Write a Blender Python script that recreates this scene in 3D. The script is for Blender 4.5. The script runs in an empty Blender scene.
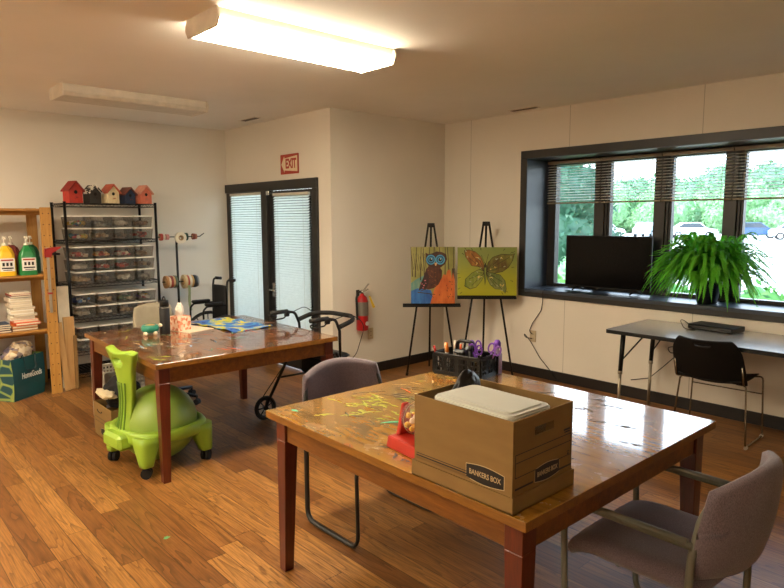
import bpy, bmesh, math, random
from mathutils import Vector, Matrix, noise
R_ = math.radians
PI = math.pi
rnd = random.Random(7)
SC = bpy.context.scene
COL = SC.collection

# ---------------------------------------------------------------- materials
def lin(h):
    if isinstance(h, (tuple, list)):
        v = [c / 255 for c in h]
    else:
        h = h.lstrip('#'); v = [int(h[i:i + 2], 16) / 255 for i in (0, 2, 4)]
    return tuple(c / 12.92 if c <= .04045 else ((c + .055) / 1.055) ** 2.4 for c in v) + (1.0,)

class NT:
    """small helper around a material node tree"""
    def __init__(s, name):
        s.m = bpy.data.materials.new(name); s.m.use_nodes = True
        s.t = s.m.node_tree; s.t.nodes.clear()
        s.out = s.n('ShaderNodeOutputMaterial')
    def n(s, typ, **kw):
        nd = s.t.nodes.new(typ)
        for k, v in kw.items():
            if k.startswith('i_'):
                key = k[2:]
                key = int(key) if key.isdigit() else key.replace('_', ' ')
                s.put(nd.inputs[key], v)
            else: setattr(nd, k, v)
        return nd
    def put(s, sock, v):
        if isinstance(v, bpy.types.NodeSocket): s.t.links.new(v, sock)
        else: sock.default_value = v
    def coord(s, kind='Object'):
        return s.n('ShaderNodeTexCoord').outputs[kind]
    def mapping(s, vec, scale=(1, 1, 1), rot=(0, 0, 0), loc=(0, 0, 0)):
        return s.n('ShaderNodeMapping', i_Vector=vec, i_Scale=scale, i_Rotation=rot, i_Location=loc).outputs[0]
    def noise(s, vec, scale=5, detail=4, rough=.55, dist=0):
        return s.n('ShaderNodeTexNoise', i_Vector=vec, i_Scale=scale, i_Detail=detail, i_Roughness=rough, i_Distortion=dist).outputs['Fac']
    def math(s, op, a, b=0.0, c=0.0):
        nd = s.n('ShaderNodeMath', operation=op); s.put(nd.inputs[0], a); s.put(nd.inputs[1], b); s.put(nd.inputs[2], c)
        return nd.outputs[0]
    def ramp(s, fac, stops, interp='LINEAR'):
        nd = s.n('ShaderNodeValToRGB'); nd.color_ramp.interpolation = interp
        el = nd.color_ramp.elements
        while len(el) < len(stops): el.new(.5)
        for e, (p, c) in zip(el, stops): e.position = p; e.color = c
        s.put(nd.inputs[0], fac); return nd.outputs[0]
    def mix(s, fac, a, b, mode='MIX'):
        nd = s.n('ShaderNodeMix', data_type='RGBA', blend_type=mode)
        s.put(nd.inputs[0], fac); s.put(nd.inputs[6], a); s.put(nd.inputs[7], b); return nd.outputs[2]
    def bump(s, h, strength=.2, dist=.01):
        return s.n('ShaderNodeBump', i_Height=h, i_Strength=strength, i_Distance=dist).outputs[0]
    def bsdf(s, col, rough=.5, metal=0., normal=None, spec=.5, coat=0., coat_r=.05, trans=0., sheen=0.):
        b = s.n('ShaderNodeBsdfPrincipled')
        s.put(b.inputs['Base Color'], col); s.put(b.inputs['Roughness'], rough); s.put(b.inputs['Metallic'], metal)
        s.put(b.inputs['Specular IOR Level'], spec); s.put(b.inputs['Coat Weight'], coat); s.put(b.inputs['Coat Roughness'], coat_r)
        s.put(b.inputs['Transmission Weight'], trans); s.put(b.inputs['Sheen Weight'], sheen)
        if normal is not None: s.put(b.inputs['Normal'], normal)
        s.sh = b.outputs[0]; s.t.links.new(s.sh, s.out.inputs[0]); return b
    def surf(s, sh): s.t.links.new(sh, s.out.inputs[0])

_mc = {}
def mat(name, col, rough=.5, metal=0., spec=.5, var=.08, scale=14, bump=0., coat=0., sheen=0.):
    """procedural material: base colour with a slight noise mottling"""
    if name in _mc: return _mc[name]
    t = NT(name); c = lin(col); o = t.coord()
    f = t.noise(o, scale, 4)
    d = tuple(x * (1 - var) for x in c[:3]) + (1,); l = tuple(min(1, x * (1 + var)) for x in c[:3]) + (1,)
    cc = t.ramp(f, [(.3, d), (.7, l)])
    nm = t.bump(t.noise(o, scale * 12, 2), bump, .002) if bump else None
    t.bsdf(cc, rough, metal, nm, spec, coat, sheen=sheen)
    _mc[name] = t.m; return t.m

def wood(name, c1, c2, rough=.4, axis=0, scale=1., coat=0., c3=None):
    if name in _mc: return _mc[name]
    t = NT(name); sc = [14 * scale] * 3; sc[axis] = 1.1 * scale
    o = t.mapping(t.coord(), tuple(sc))
    f = t.noise(o, 2.2, 6, .6, .6)
    g = t.noise(t.mapping(t.coord(), tuple(8 * x for x in sc)), 2, 3)
    c = t.ramp(f, [(.25, lin(c1)), (.5, lin(c3 or c2)), (.75, lin(c2))])
    c = t.mix(.25, c, t.ramp(g, [(.35, lin(c1)), (.65, lin(c2))]))
    t.bsdf(c, rough, 0, t.bump(g, .08, .002), .5, coat, .12)
    _mc[name] = t.m; return t.m

# ---------------------------------------------------------------- mesh builder
def fillet(pts, rad, n=5, closed=False):
    pts = [Vector(p) for p in pts]; out = []; N = len(pts)
    for i, p in enumerate(pts):
        if not closed and i in (0, N - 1): out.append(p); continue
        a = pts[i - 1] - p; b = pts[(i + 1) % N] - p
        la, lb = a.length, b.length
        if la < 1e-6 or lb < 1e-6: out.append(p); continue
        a /= la; b /= lb
        if abs(a.dot(b)) > .999: out.append(p); continue
        ang = a.angle(b); d = min(rad / math.tan(ang / 2), la * .48, lb * .48)
        for k in range(n + 1):
            u = k / n
            out.append((p + a * d) * (1 - u) ** 2 + p * 2 * u * (1 - u) + (p + b * d) * u ** 2)
    return out

def rrect(w, h, r, n=4):
    o = []
    for cx, cy, a0 in ((w / 2 - r, h / 2 - r, 0), (-w / 2 + r, h / 2 - r, 90), (-w / 2 + r, -h / 2 + r, 180), (w / 2 - r, -h / 2 + r, 270)):
        for k in range(n + 1):
            a = R_(a0 + 90 * k / n); o.append((cx + r * math.cos(a), cy + r * math.sin(a)))
    return o

def circ(r, n=20, rx=None): return [(r * math.cos(2 * PI * k / n), (rx or r) * math.sin(2 * PI * k / n)) for k in range(n)]

def frame(origin, x, y):
    x = Vector(x).normalized(); y = Vector(y); z = x.cross(y).normalized(); y = z.cross(x)
    return Matrix((( x.x, y.x, z.x, origin[0]), (x.y, y.y, z.y, origin[1]), (x.z, y.z, z.z, origin[2]), (0, 0, 0, 1)))

class MB:
    def __init__(s): s.bm = bmesh.new()
    def _merge(s, t, mi, M=None, smooth=False):
        if M is not None: bmesh.ops.transform(t, matrix=M, verts=t.verts)
        vm = {v: s.bm.verts.new(v.co) for v in t.verts}
        for f in t.faces:
            try:
                nf = s.bm.faces.new([vm[v] for v in f.verts]); nf.material_index = mi; nf.smooth = smooth
            except ValueError: pass
        t.free(); return s
    def box(s, c, size, mi=0, bev=0., rz=0., M=None, rx=0., ry=0., seg=1):
        t = bmesh.new(); bmesh.ops.create_cube(t, size=1)
        bmesh.ops.scale(t, vec=Vector(size), verts=t.verts)
        if bev: bmesh.ops.bevel(t, geom=list(t.edges), offset=bev, segments=seg, affect='EDGES', profile=.5)
        m = Matrix.Translation(Vector(c)) @ Matrix.Rotation(rz, 4, 'Z') @ Matrix.Rotation(ry, 4, 'Y') @ Matrix.Rotation(rx, 4, 'X')
        return s._merge(t, mi, (M @ m) if M is not None else m)
    def span(s, a, b, mi=0, bev=0.):
        a = Vector(a); b = Vector(b)
        return s.box((a + b) / 2, [abs(x) for x in (b - a)], mi, bev)
    def taper(s, c0, s0, c1, s1, mi=0, bev=0.):
        """box whose bottom rect (c0,size s0) and top rect (c1,size s1) differ"""
        t = bmesh.new(); v = []
        for (c, z) in ((c0, s0), (c1, s1)):
            for dx, dy in ((-1, -1), (1, -1), (1, 1), (-1, 1)): v.append(t.verts.new((c[0] + dx * z[0] / 2, c[1] + dy * z[1] / 2, c[2])))
        t.faces.new(v[3::-1]); t.faces.new(v[4:])
        for k in range(4): t.faces.new((v[k], v[(k + 1) % 4], v[4 + (k + 1) % 4], v[4 + k]))
        if bev: bmesh.ops.bevel(t, geom=list(t.edges), offset=bev, segments=1, affect='EDGES')
        return s._merge(t, mi)
    def cyl(s, p0, p1, r0, r1=None, mi=0, seg=16):
        p0 = Vector(p0); p1 = Vector(p1); r1 = r0 if r1 is None else r1
        return s.tube([p0, p1], r0, mi, seg, radii=[r0, r1])
    def tube(s, pts, r, mi=0, seg=10, closed=False, radii=None, flat=1.0, up=None):
        pts = [Vector(p) for p in pts]; n = len(pts); t = bmesh.new(); rings = []
        prev = None
        for i, p in enumerate(pts):
            if closed: d = pts[(i + 1) % n] - pts[i - 1]
            elif i == 0: d = pts[1] - p
            elif i == n - 1: d = p - pts[i - 1]
            else: d = (pts[i + 1] - p).normalized() + (p - pts[i - 1]).normalized()
            d.normalize()
            if prev is None:
                h = Vector(up) if up else (Vector((0, 0, 1)) if abs(d.z) < .9 else Vector((1, 0, 0)))
                u = (h - d * h.dot(d)).normalized()
            else:
                u = (prev - d * prev.dot(d)).normalized()
            prev = u; w = d.cross(u); rr = radii[i] if radii else r
            rings.append([t.verts.new(p + (u * math.cos(2 * PI * k / seg) + w * math.sin(2 * PI * k / seg) * flat) * rr) for k in range(seg)])
        m = n if closed else n - 1
        for i in range(m):
            a = rings[i]; b = rings[(i + 1) % n]
            for k in range(seg): t.faces.new((a[k], a[(k + 1) % seg], b[(k + 1) % seg], b[k]))
        s._merge_s(t, rings, mi, closed); return s
    def _merge_s(s, t, rings, mi, closed):
        caps = []
        if not closed:
            caps = [t.faces.new(list(reversed(rings[0]))), t.faces.new(rings[-1])]
        cs = set(caps); vm = {v: s.bm.verts.new(v.co) for v in t.verts}
        for f in t.faces:
            nf = s.bm.faces.new([vm[v] for v in f.verts]); nf.material_index = mi; nf.smooth = f not in cs
        t.free()
    def lathe(s, prof, seg=24, M=None, mi=0, smooth=True, cap=True):
        t = bmesh.new(); rings = []
        for r, z in prof:
            if r < 1e-5: rings.append([t.verts.new((0, 0, z))])
            else: rings.append([t.verts.new((r * math.cos(2 * PI * k / seg), r * math.sin(2 * PI * k / seg), z)) for k in range(seg)])
        for a, b in zip(rings, rings[1:]):
            for k in range(seg):
                k2 = (k + 1) % seg
                if len(a) == 1 and len(b) == 1: continue
                if len(a) == 1: t.faces.new((a[0], b[k2], b[k]))
                elif len(b) == 1: t.faces.new((a[k], a[k2], b[0]))
                else: t.faces.new((a[k], a[k2], b[k2], b[k]))
        if cap:
            if len(rings[0]) > 1: t.faces.new(list(reversed(rings[0])))
            if len(rings[-1]) > 1: t.faces.new(rings[-1])
        return s._merge(t, mi, M, smooth)
    def prism(s, poly, h, M=None, mi=0, z0=0., bev=0.):
        t = bmesh.new(); a = [t.verts.new((x, y, z0)) for x, y in poly]; b = [t.verts.new((x, y, z0 + h)) for x, y in poly]
        n = len(poly); t.faces.new(list(reversed(a))); t.faces.new(b)
        for k in range(n): t.faces.new((a[k], a[(k + 1) % n], b[(k + 1) % n], b[k]))
        bmesh.ops.recalc_face_normals(t, faces=t.faces)
        if bev: bmesh.ops.bevel(t, geom=[e for e in t.edges if abs(e.verts[0].co.z - e.verts[1].co.z) < 1e-7], offset=bev, segments=2, affect='EDGES')
        return s._merge(t, mi, M)
    def sphere(s, c, r, mi=0, seg=20, scale=(1, 1, 1), M=None):
        t = bmesh.new(); bmesh.ops.create_uvsphere(t, u_segments=seg, v_segments=max(6, seg // 2), radius=r)
        bmesh.ops.scale(t, vec=Vector(scale), verts=t.verts)
        m = Matrix.Translation(Vector(c)); return s._merge(t, mi, m @ M if M is not None else m, True)
    def torus(s, M, R, r, mi=0, seg=28, rs=8):
        pts = [M @ Vector((R * math.cos(2 * PI * k / seg), R * math.sin(2 * PI * k / seg), 0)) for k in range(seg)]
        return s.tube(pts, r, mi, rs, closed=True, up=M.to_3x3() @ Vector((0, 0, 1)))
    def pillow(s, w, h, t, fn, k=.5, n=14, p=5, mi=0):
        """rounded cushion: fn maps local (x,y,z) to a point"""
        b = bmesh.new(); top = {}; bot = {}
        for i in range(n + 1):
            for j in range(n + 1):
                u = -math.cos(PI * i / n) * .35 + (2 * i / n - 1) * .65; v = -math.cos(PI * j / n) * .35 + (2 * j / n - 1) * .65
                x = u * math.sqrt(1 - v * v * k / 2) * w / 2; y = v * math.sqrt(1 - u * u * k / 2) * h / 2
                e = max(0, 1 - max(abs(u), abs(v)) ** p) ** .5 * t / 2
                edge = i in (0, n) or j in (0, n)
                top[i, j] = b.verts.new(Vector(fn(x, y, e)))
                bot[i, j] = top[i, j] if edge else b.verts.new(Vector(fn(x, y, -e)))
        for i in range(n):
            for j in range(n):
                b.faces.new((top[i, j], top[i + 1, j], top[i + 1, j + 1], top[i, j + 1]))
                q = (bot[i, j + 1], bot[i + 1, j + 1], bot[i + 1, j], bot[i, j])
                if len(set(q)) == 4:
                    try: b.faces.new(q)
                    except ValueError: pass
        bmesh.ops.recalc_face_normals(b, faces=b.faces)
        return s._merge(b, mi, None, True)
    def sheet(s, fn, nu, nv, thick, mi=0, skip=None, smooth=True):
        b = bmesh.new(); g = [[b.verts.new(Vector(fn(i / nu, j / nv))) for j in range(nv + 1)] for i in range(nu + 1)]
        for i in range(nu):
            for j in range(nv):
                if skip and skip((i + .5) / nu, (j + .5) / nv): continue
                b.faces.new((g[i][j], g[i + 1][j], g[i + 1][j + 1], g[i][j + 1]))
        for v in [v for v in b.verts if not v.link_faces]: b.verts.remove(v)
        bmesh.ops.recalc_face_normals(b, faces=b.faces)
        bmesh.ops.solidify(b, geom=list(b.faces), thickness=thick)
        return s._merge(b, mi, None, smooth)
    def poly(s, pts, mi=0):
        f = s.bm.faces.new([s.bm.verts.new(Vector(p)) for p in pts]); f.material_index = mi; return s
    def build(s, name, mats, parent=None, loc=None, bevel=0., subsurf=0):
        me = bpy.data.meshes.new(name); s.bm.to_mesh(me); s.bm.free()
        for m in (mats if isinstance(mats, (list, tuple)) else [mats]): me.materials.append(m)
        o = bpy.data.objects.new(name, me); COL.objects.link(o)
        if parent is not None: o.parent = parent
        if loc is not None: o.location = loc
        if bevel:
            md = o.modifiers.new('bevel', 'BEVEL'); md.width = bevel; md.segments = 2; md.limit_method = 'ANGLE'
        if subsurf:
            md = o.modifiers.new('sub', 'SUBSURF'); md.levels = subsurf; md.render_levels = subsurf
        return o

def thing(name, label, cat, loc=(0, 0, 0), rz=0., group=None):
    o = bpy.data.objects.new(name, None); COL.objects.link(o); o.empty_display_size = .1
    o.location = loc; o.rotation_euler = (0, 0, rz); return tag(o, label, cat, group)
def tag(o, label, cat, group=None, kind=None):
    if label: o['label'] = label
    if cat: o['category'] = cat
    if group: o['group'] = group
    if kind: o['kind'] = kind
    return o
def struct(o): o['kind'] = 'structure'; return o
def sroot(name, loc=(0, 0, 0)):
    o = bpy.data.objects.new(name, None); COL.objects.link(o); o.location = loc; o.empty_display_size = .1
    return struct(o)
def copy_tree(o, parent=None):
    c = o.copy(); COL.objects.link(c)
    if parent is not None: c.parent = parent
    for ch in list(o.children): copy_tree(ch, c)
    return c
def dup(o, loc, rz=None, label=None):
    c = copy_tree(o); c.location = loc
    if rz is not None: c.rotation_euler = (0, 0, rz)
    if label: c['label'] = label
    return c
def lettering(text, size, M, m, parent, name='lettering', depth=.0006, width=None, align='CENTER', shear=0., bold=0.):
    cu = bpy.data.curves.new('txt', 'FONT'); cu.body = text; cu.size = size; cu.extrude = depth; cu.align_x = align; cu.align_y = 'CENTER'
    cu.shear = shear; cu.offset = bold
    tmp = bpy.data.objects.new('txt', cu); COL.objects.link(tmp)
    dg = bpy.context.evaluated_depsgraph_get(); me = bpy.data.meshes.new_from_object(tmp.evaluated_get(dg))
    bpy.data.objects.remove(tmp); bpy.data.curves.remove(cu)
    if width:
        xs = [v.co.x for v in me.vertices]; k = width / (max(xs) - min(xs)); me.transform(Matrix.Diagonal((k, 1, 1, 1)))
    me.transform(M); me.name = name; me.materials.clear(); me.materials.append(m)
    o = bpy.data.objects.new(name, me); COL.objects.link(o); o.parent = parent; return o
# ---------------------------------------------------------------- camera
H = 2.686; XS = -7.045; XC = -4.950; YD = 3.737; YW = 5.359; XR = 2.4; YB = -3.2; EYE = 1.62
def set_camera():
    yaw, pitch, roll, f = 0.82892440, 0.11900538, -0.00297478, 626.298
    F = Vector((-math.sin(yaw) * math.cos(pitch), math.cos(yaw) * math.cos(pitch), -math.sin(pitch)))
    r = F.cross(Vector((0, 0, 1))).normalized(); u = r.cross(F)
    r2 = r * math.cos(roll) + u * math.sin(roll); u2 = -r * math.sin(roll) + u * math.cos(roll)
    cd = bpy.data.cameras.new('camera'); cam = bpy.data.objects.new('camera', cd); COL.objects.link(cam)
    cd.sensor_fit = 'HORIZONTAL'; cd.sensor_width = 36; cd.lens = f / 784 * 36; cd.clip_start = .05; cd.clip_end = 400
    M = Matrix((r2, u2, -F)).transposed().to_4x4(); M.translation = (0, 0, EYE); cam.matrix_world = M
    SC.camera = cam
set_camera()
SC.view_settings.view_transform = 'Standard'; SC.view_settings.look = 'None'; SC.view_settings.gamma = 1
SC.view_settings.use_curve_mapping = False; SC.view_settings.exposure = 0.42

# ---------------------------------------------------------------- setting materials
def m_floor():
    t = NT('vinyl_planks'); o = t.n('ShaderNodeNewGeometry').outputs['Position']
    sp = t.n('ShaderNodeSeparateXYZ', i_Vector=o); x, y = sp.outputs[0], sp.outputs[1]
    PW, PL = .104, 1.15
    row = t.math('FLOOR', t.math('DIVIDE', y, PW))
    wn = t.n('ShaderNodeTexWhiteNoise', noise_dimensions='1D'); t.put(wn.inputs['W'], row)
    xo = t.math('ADD', x, t.math('MULTIPLY', wn.outputs['Value'], PL * 3))
    col = t.math('FLOOR', t.math('DIVIDE', xo, PL))
    cv = t.n('ShaderNodeCombineXYZ'); t.put(cv.inputs[0], row); t.put(cv.inputs[1], col)
    w2 = t.n('ShaderNodeTexWhiteNoise', noise_dimensions='2D'); t.put(w2.inputs['Vector'], cv.outputs[0])
    base = t.ramp(w2.outputs['Value'], [(0, lin('#744923')), (.3, lin('#8a5b2c')), (.6, lin('#956431')), (.85, lin('#a17039')), (1, lin('#b07d42'))])
    # grain: stretched rings, shifted per plank
    off = t.n('ShaderNodeVectorMath', operation='SCALE'); t.put(off.inputs[0], w2.outputs['Color']); off.inputs['Scale'].default_value = 37
    ps = t.n('ShaderNodeVectorMath', operation='ADD'); t.put(ps.inputs[0], o); t.put(ps.inputs[1], off.outputs[0])
    gv = t.mapping(ps.outputs[0], (.75, 7.5, 1))
    g0 = t.noise(gv, 1.5, 2, .5, .35)
    rings = t.math('FRACT', t.math('MULTIPLY', g0, 8))
    g1 = t.noise(t.mapping(ps.outputs[0], (3, 80, 1)), 2, 5, .65)
    c = t.mix(t.math('MULTIPLY', t.math('POWER', rings, 4.0), .62), base, lin('#2f1808'))
    c = t.mix(t.ramp(g1, [(.40, (.55, .55, .55, 1)), (.60, (0, 0, 0, 1))]), c, lin('#54300f'))
    kn = t.ramp(t.noise(t.mapping(ps.outputs[0], (3, 9, 1)), 2.2, 2), [(.66, (0, 0, 0, 1)), (.76, (.65, .65, .65, 1))])
    c = t.mix(kn, c, lin('#432308'))
    # seams
    fy = t.math('FRACT', t.math('DIVIDE', y, PW)); fx = t.math('FRACT', t.math('DIVIDE', xo, PL))
    ey = t.math('LESS_THAN', t.math('MINIMUM', fy, t.math('SUBTRACT', 1, fy)), .019)
    ex = t.math('LESS_THAN', t.math('MINIMUM', fx, t.math('SUBTRACT', 1, fx)), .0016)
    seam = t.math('MAXIMUM', ey, ex)
    c = t.mix(t.math('MULTIPLY', seam, .7), c, lin('#2a1507'))
    # a dab of teal paint that was dropped on the floor
    dv = t.n('ShaderNodeVectorMath', operation='DISTANCE'); t.put(dv.inputs[0], o); dv.inputs[1].default_value = (-3.03, 1.20, 0)
    dab = t.math('LESS_THAN', t.math('ADD', dv.outputs['Value'], t.math('MULTIPLY', t.noise(o, 60, 2), .03)), .03)
    c = t.mix(t.math('MULTIPLY', dab, .8), c, lin('#4fae7a'))
    rg = t.math('ADD', .30, t.math('MULTIPLY', g1, .16))
    hgt = t.math('SUBTRACT', t.math('MULTIPLY', g1, .25), seam)
    t.bsdf(c, rg, 0, t.bump(hgt, .12, .002), .45); return t.m
def m_wall(name, col, seam0=None):
    t = NT(name); o = t.n('ShaderNodeNewGeometry').outputs['Position']
    f = t.noise(o, 1.2, 3); c = t.ramp(f, [(.3, lin(tuple(int(k * .97) for k in col))), (.7, lin(col))])
    h = t.noise(o, 160, 2)
    if seam0 is not None:
        sp = t.n('ShaderNodeSeparateXYZ', i_Vector=o)
        fr = t.math('FRACT', t.math('DIVIDE', t.math('SUBTRACT', sp.outputs[0], seam0), 1.22))
        e = t.math('LESS_THAN', t.math('MINIMUM', fr, t.math('SUBTRACT', 1, fr)), .0026)
        c = t.mix(t.math('MULTIPLY', e, .45), c, lin('#5b4f40')); h = t.math('SUBTRACT', t.math('MULTIPLY', h, .3), e)
    t.bsdf(c, .75, 0, t.bump(h, .12, .002), .25); return t.m
M_FLOOR = m_floor()
M_WALL = m_wall('painted_wall', (226, 219, 206))
M_WALLW = m_wall('panelled_wall', (226, 219, 206), -4.562)
M_CEIL = m_wall('painted_ceiling', (238, 233, 224))
M_TRIM = mat('dark_trim', '#242323', .42, var=.06)
M_BASE = mat('baseboard_vinyl', '#150e0b', .45)
M_FIN = mat('recess_paint', '#343e4d', .38, var=.05)

# ---------------------------------------------------------------- room shell
def sbox(name, a, b, m): return struct(MB().span(a, b).build(name, m))
sbox('floor', (XS - .3, YB - .3, -.12), (XR + .3, YW + .0, 0), M_FLOOR)
struct(MB().span((XS - .3, YB - .3, H), (XR + .3, YD + .2, H + .2)).span((XC - .3, YD + .2, H), (XR + .3, YW + .55, H + .2)).build('ceiling', M_CEIL))
sbox('wall_left', (XS - .2, YB - .2, 0), (XS, YD + .2, H), M_WALL)
sbox('wall_rear', (XS, YB - .2, 0), (XR, YB, H), M_WALL)
sbox('wall_right', (XR, YB - .2, 0), (XR + .2, YW + .50, H), M_WALL)
sbox('wall_corner', (XC - .3, YD + .0, 0), (XC, YW, H), M_WALL)
# door wall, with the opening
DX0, DX1, DZ = -6.99, -5.19, 2.0
mb = MB().span((XS, YD, DZ), (XC - .3, YD + .2, H)).span((DX1, YD, 0), (XC - .3, YD + .2, DZ)).span((XS, YD, 0), (DX0, YD + .2, DZ))
mb.span((XC - .3, YD - .002, 0), (XC, YD, H))
struct(mb.build('wall_entrance', M_WALL))
# window wall, with the opening
WX0, WX1, WZ0, WZ1 = -3.81, -.68, .895, 2.222
mb = MB().span((XC - .3, YW, 0), (XR, YW + .50, WZ0)).span((XC - .3, YW, WZ1), (XR, YW + .50, H))
mb.span((XC - .3, YW, WZ0), (WX0, YW + .50, WZ1)).span((WX1, YW, WZ0), (XR, YW + .50, WZ1))
struct(mb.build('wall_window', M_WALLW))
BB = .1
sbox('baseboard_window', (XC + .012, YW - .012, 0), (XR, YW, BB), M_BASE)
sbox('baseboard_corner', (XC, YD, 0), (XC + .012, YW, BB), M_BASE)
sbox('baseboard_left', (XS, YB, 0), (XS + .012, YD, BB), M_BASE)
sbox('baseboard_entrance', (DX1 + .06, YD - .014, 0), (XC, YD - .002, BB), M_BASE)
sbox('baseboard_right', (XR - .012, YB, 0), (XR, YW - .012, BB), M_BASE)
sbox('baseboard_rear', (XS + .012, YB, 0), (XR - .012, YB + .012, BB), M_BASE)

# ---------------------------------------------------------------- glass
def m_glass():
    t = NT('window_glass')
    tr = t.n('ShaderNodeBsdfTransparent', i_Color=(.97, .98, .985, 1)); gl = t.n('ShaderNodeBsdfGlossy', i_Roughness=.02)
    fr = t.n('ShaderNodeFresnel', i_IOR=1.3)
    t.noise(t.coord(), 2)
    mx = t.n('ShaderNodeMixShader'); t.put(mx.inputs[0], fr.outputs[0]); t.put(mx.inputs[1], tr.outputs[0]); t.put(mx.inputs[2], gl.outputs[0])
    t.surf(mx.outputs[0]); return t.m
M_GLASS = m_glass()

# ---------------------------------------------------------------- window
win = sroot('window_1', ((WX0 + WX1) / 2, YW, WZ0))
ox, oy, oz = win.location
def wb(mb, a, b, mi=0, bev=.003): mb.span(Vector(a) - win.location, Vector(b) - win.location, mi, bev); return mb
c = MB(); cw = .076
wb(c, (WX0 - cw, YW - .02, WZ1), (WX1 + cw, YW, WZ1 + cw)); wb(c, (WX0 - cw, YW - .02, WZ0 - .066), (WX1 + cw, YW, WZ0))
wb(c, (WX0 - cw, YW - .02, WZ0), (WX0, YW, WZ1)); wb(c, (WX1, YW - .02, WZ0), (WX1 + cw, YW, WZ1))
c.build('casing', M_TRIM, win)
YP = YW + .40                                     # plane of the glass
c = MB(); d = .006
wb(c, (WX0, YW - .018, WZ0), (WX0 + d, YP, WZ1), 0, 0); wb(c, (WX1 - d, YW - .018, WZ0), (WX1, YP, WZ1), 0, 0)
wb(c, (WX0 + d, YW - .018, WZ1 - d), (WX1 - d, YP, WZ1), 0, 0)
c.build('recess_lining', M_FIN, win)
c = MB(); wb(c, (WX0 + d, YW - .024, WZ0 - .02), (WX1 - d, YP, WZ0 + .014), 0, .004); c.build('sill', M_FIN, win)
bays = []; x = WX0 + .095
for k in range(5):
    bays.append((x, x + .452)); x += .602
c = MB(); zb, zt = WZ0 + .014, WZ1 - d
wb(c, (WX0 + d, YP - .03, zb), (bays[0][0], YP + .05, zt)); wb(c, (bays[-1][1], YP - .03, zb), (WX1 - d, YP + .05, zt))
wb(c, (bays[0][0], YP - .03, zb), (bays[-1][1], YP + .05, zb + .034)); wb(c, (bays[0][0], YP - .03, zt - .05), (bays[-1][1], YP + .05, zt))
c.build('window_frame', M_TRIM, win)
for a, b in zip(bays, bays[1:]):
    c = MB(); wb(c, (a[1], YP - .05, zb + .034), (b[0] - .045, YP + .05, zt - .05)); wb(c, (b[0] - .045, YP - .03, zb + .034), (b[0] - .022, YP + .05, zt - .05)); wb(c, (b[0] - .022, YP - .015, zb + .034), (b[0], YP + .05, zt - .05))
    c.build('mullion', M_TRIM, win)
for a, b in bays:
    c = MB(); wb(c, (a, YP + .02, zb + .034), (b, YP + .026, zt - .05), 0, 0); c.build('pane', M_GLASS, win)

# venetian blinds, half raised
def m_slat(name, col, tl):
    t = NT(name); c = t.ramp(t.noise(t.coord(), 20), [(.3, lin(tuple(int(k * .96) for k in col))), (.7, lin(col))])
    b = t.bsdf(c, .4); tr = t.n('ShaderNodeBsdfTranslucent'); t.put(tr.inputs[0], c)
    mx = t.n('ShaderNodeMixShader', i_0=tl); t.put(mx.inputs[1], b.outputs[0]); t.put(mx.inputs[2], tr.outputs[0]); t.surf(mx.outputs[0]); return t.m
M_SLAT = m_slat('blind_slat', (240, 236, 226), .4)
M_RAIL = mat('blind_rail', '#8b7d6a', .45)
def blind(name, label, x0, x1, y, z0, z1, pitch, ang, m, rail, group, width=.025, rail_h=.03):
    w = x1 - x0; t = thing(name, label, 'blind', ((x0 + x1) / 2, y, z0), 0, group); hh = z1 - z0
    MB().box((0, 0, hh - rail_h / 2), (w, .03, rail_h), 0, .003).build('head_rail', rail, t)
    MB().box((0, 0, .008), (w, .024, .016), 0, .003).build('bottom_rail', rail, t)
    mb = MB(); n = int((hh - rail_h - .02) / pitch)
    for k in range(n):
        mb.box((0, 0, .022 + (k + .5) * pitch), (w - .006, width, .0012), 0, 0, 0, None, ang)
    mb.build('slats', m, t)
    for fx in (-.36, .36): MB().box((w * fx, -.014, hh / 2), (.003, .001, hh - .02)).build('ladder_cord', rail, t)
    return t
ords = ['leftmost', 'second from the left', 'middle', 'fourth from the left', 'rightmost']
for k, (a, b) in enumerate(bays):
    blind('venetian_blind', 'raised beige venetian blind over the %s pane of the wide window' % ords[k], a - .07 + (.0 if k else .0), b + .073 - .0, YP - .075, 1.77, 2.205, .0265, R_(20), M_SLAT, M_RAIL, 'venetian blinds of the wide window')

# ---------------------------------------------------------------- glazed door with sidelight
dr = sroot('door_1', ((DX0 + DX1) / 2, YD, 0))
def db(mb, a, b, mi=0, bev=.003): mb.span(Vector(a) - dr.location, Vector(b) - dr.location, mi, bev); return mb
c = MB()
db(c, (XS + .002, YD - .03, 1.935), (-5.155, YD + .06, 2.035)); db(c, (-5.235, YD - .03, 0), (-5.155, YD + .06, 1.935)); db(c, (XS + .002, YD - .012, 0), (-6.925, YD + .06, 1.935))
db(c, (-6.20, YD - .04, 0), (-6.085, YD + .06, 1.935)); db(c, (-6.925, YD - .02, 0), (-6.20, YD + .06, .1))
c.build('door_frame', M_TRIM, dr)
c = MB()
db(c, (-6.08, YD + .0, .01), (-5.965, YD + .045, 1.93)); db(c, (-5.29, YD + .0, .01), (-5.24, YD + .045, 1.93)); db(c, (-5.965, YD + .0, 1.86), (-5.29, YD + .045, 1.93)); db(c, (-5.965, YD + .0, .01), (-5.29, YD + .045, .22))
leaf = c.build('door_leaf', M_TRIM, dr)
M_CHROME = mat('chrome', '#b9b9b6', .22, 1., var=.04)
c = MB(); db(c, (-6.06, YD - .012, .76), (-6.0, YD - .0, .92)); L = dr.location
c.cyl(Vector((-6.03, YD - .012, .84)) - L, Vector((-6.03, YD - .06, .84)) - L, .011); c.cyl(Vector((-6.03, YD - .055, .84)) - L, Vector((-5.93, YD - .055, .84)) - L, .009)
c.build('door_handle', M_CHROME, leaf)
c = MB(); db(c, (-6.075, YD - .05, 1.885), (-6.015, YD, 1.93), 0, .004); c.build('door_closer', M_CHROME, leaf)
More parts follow.
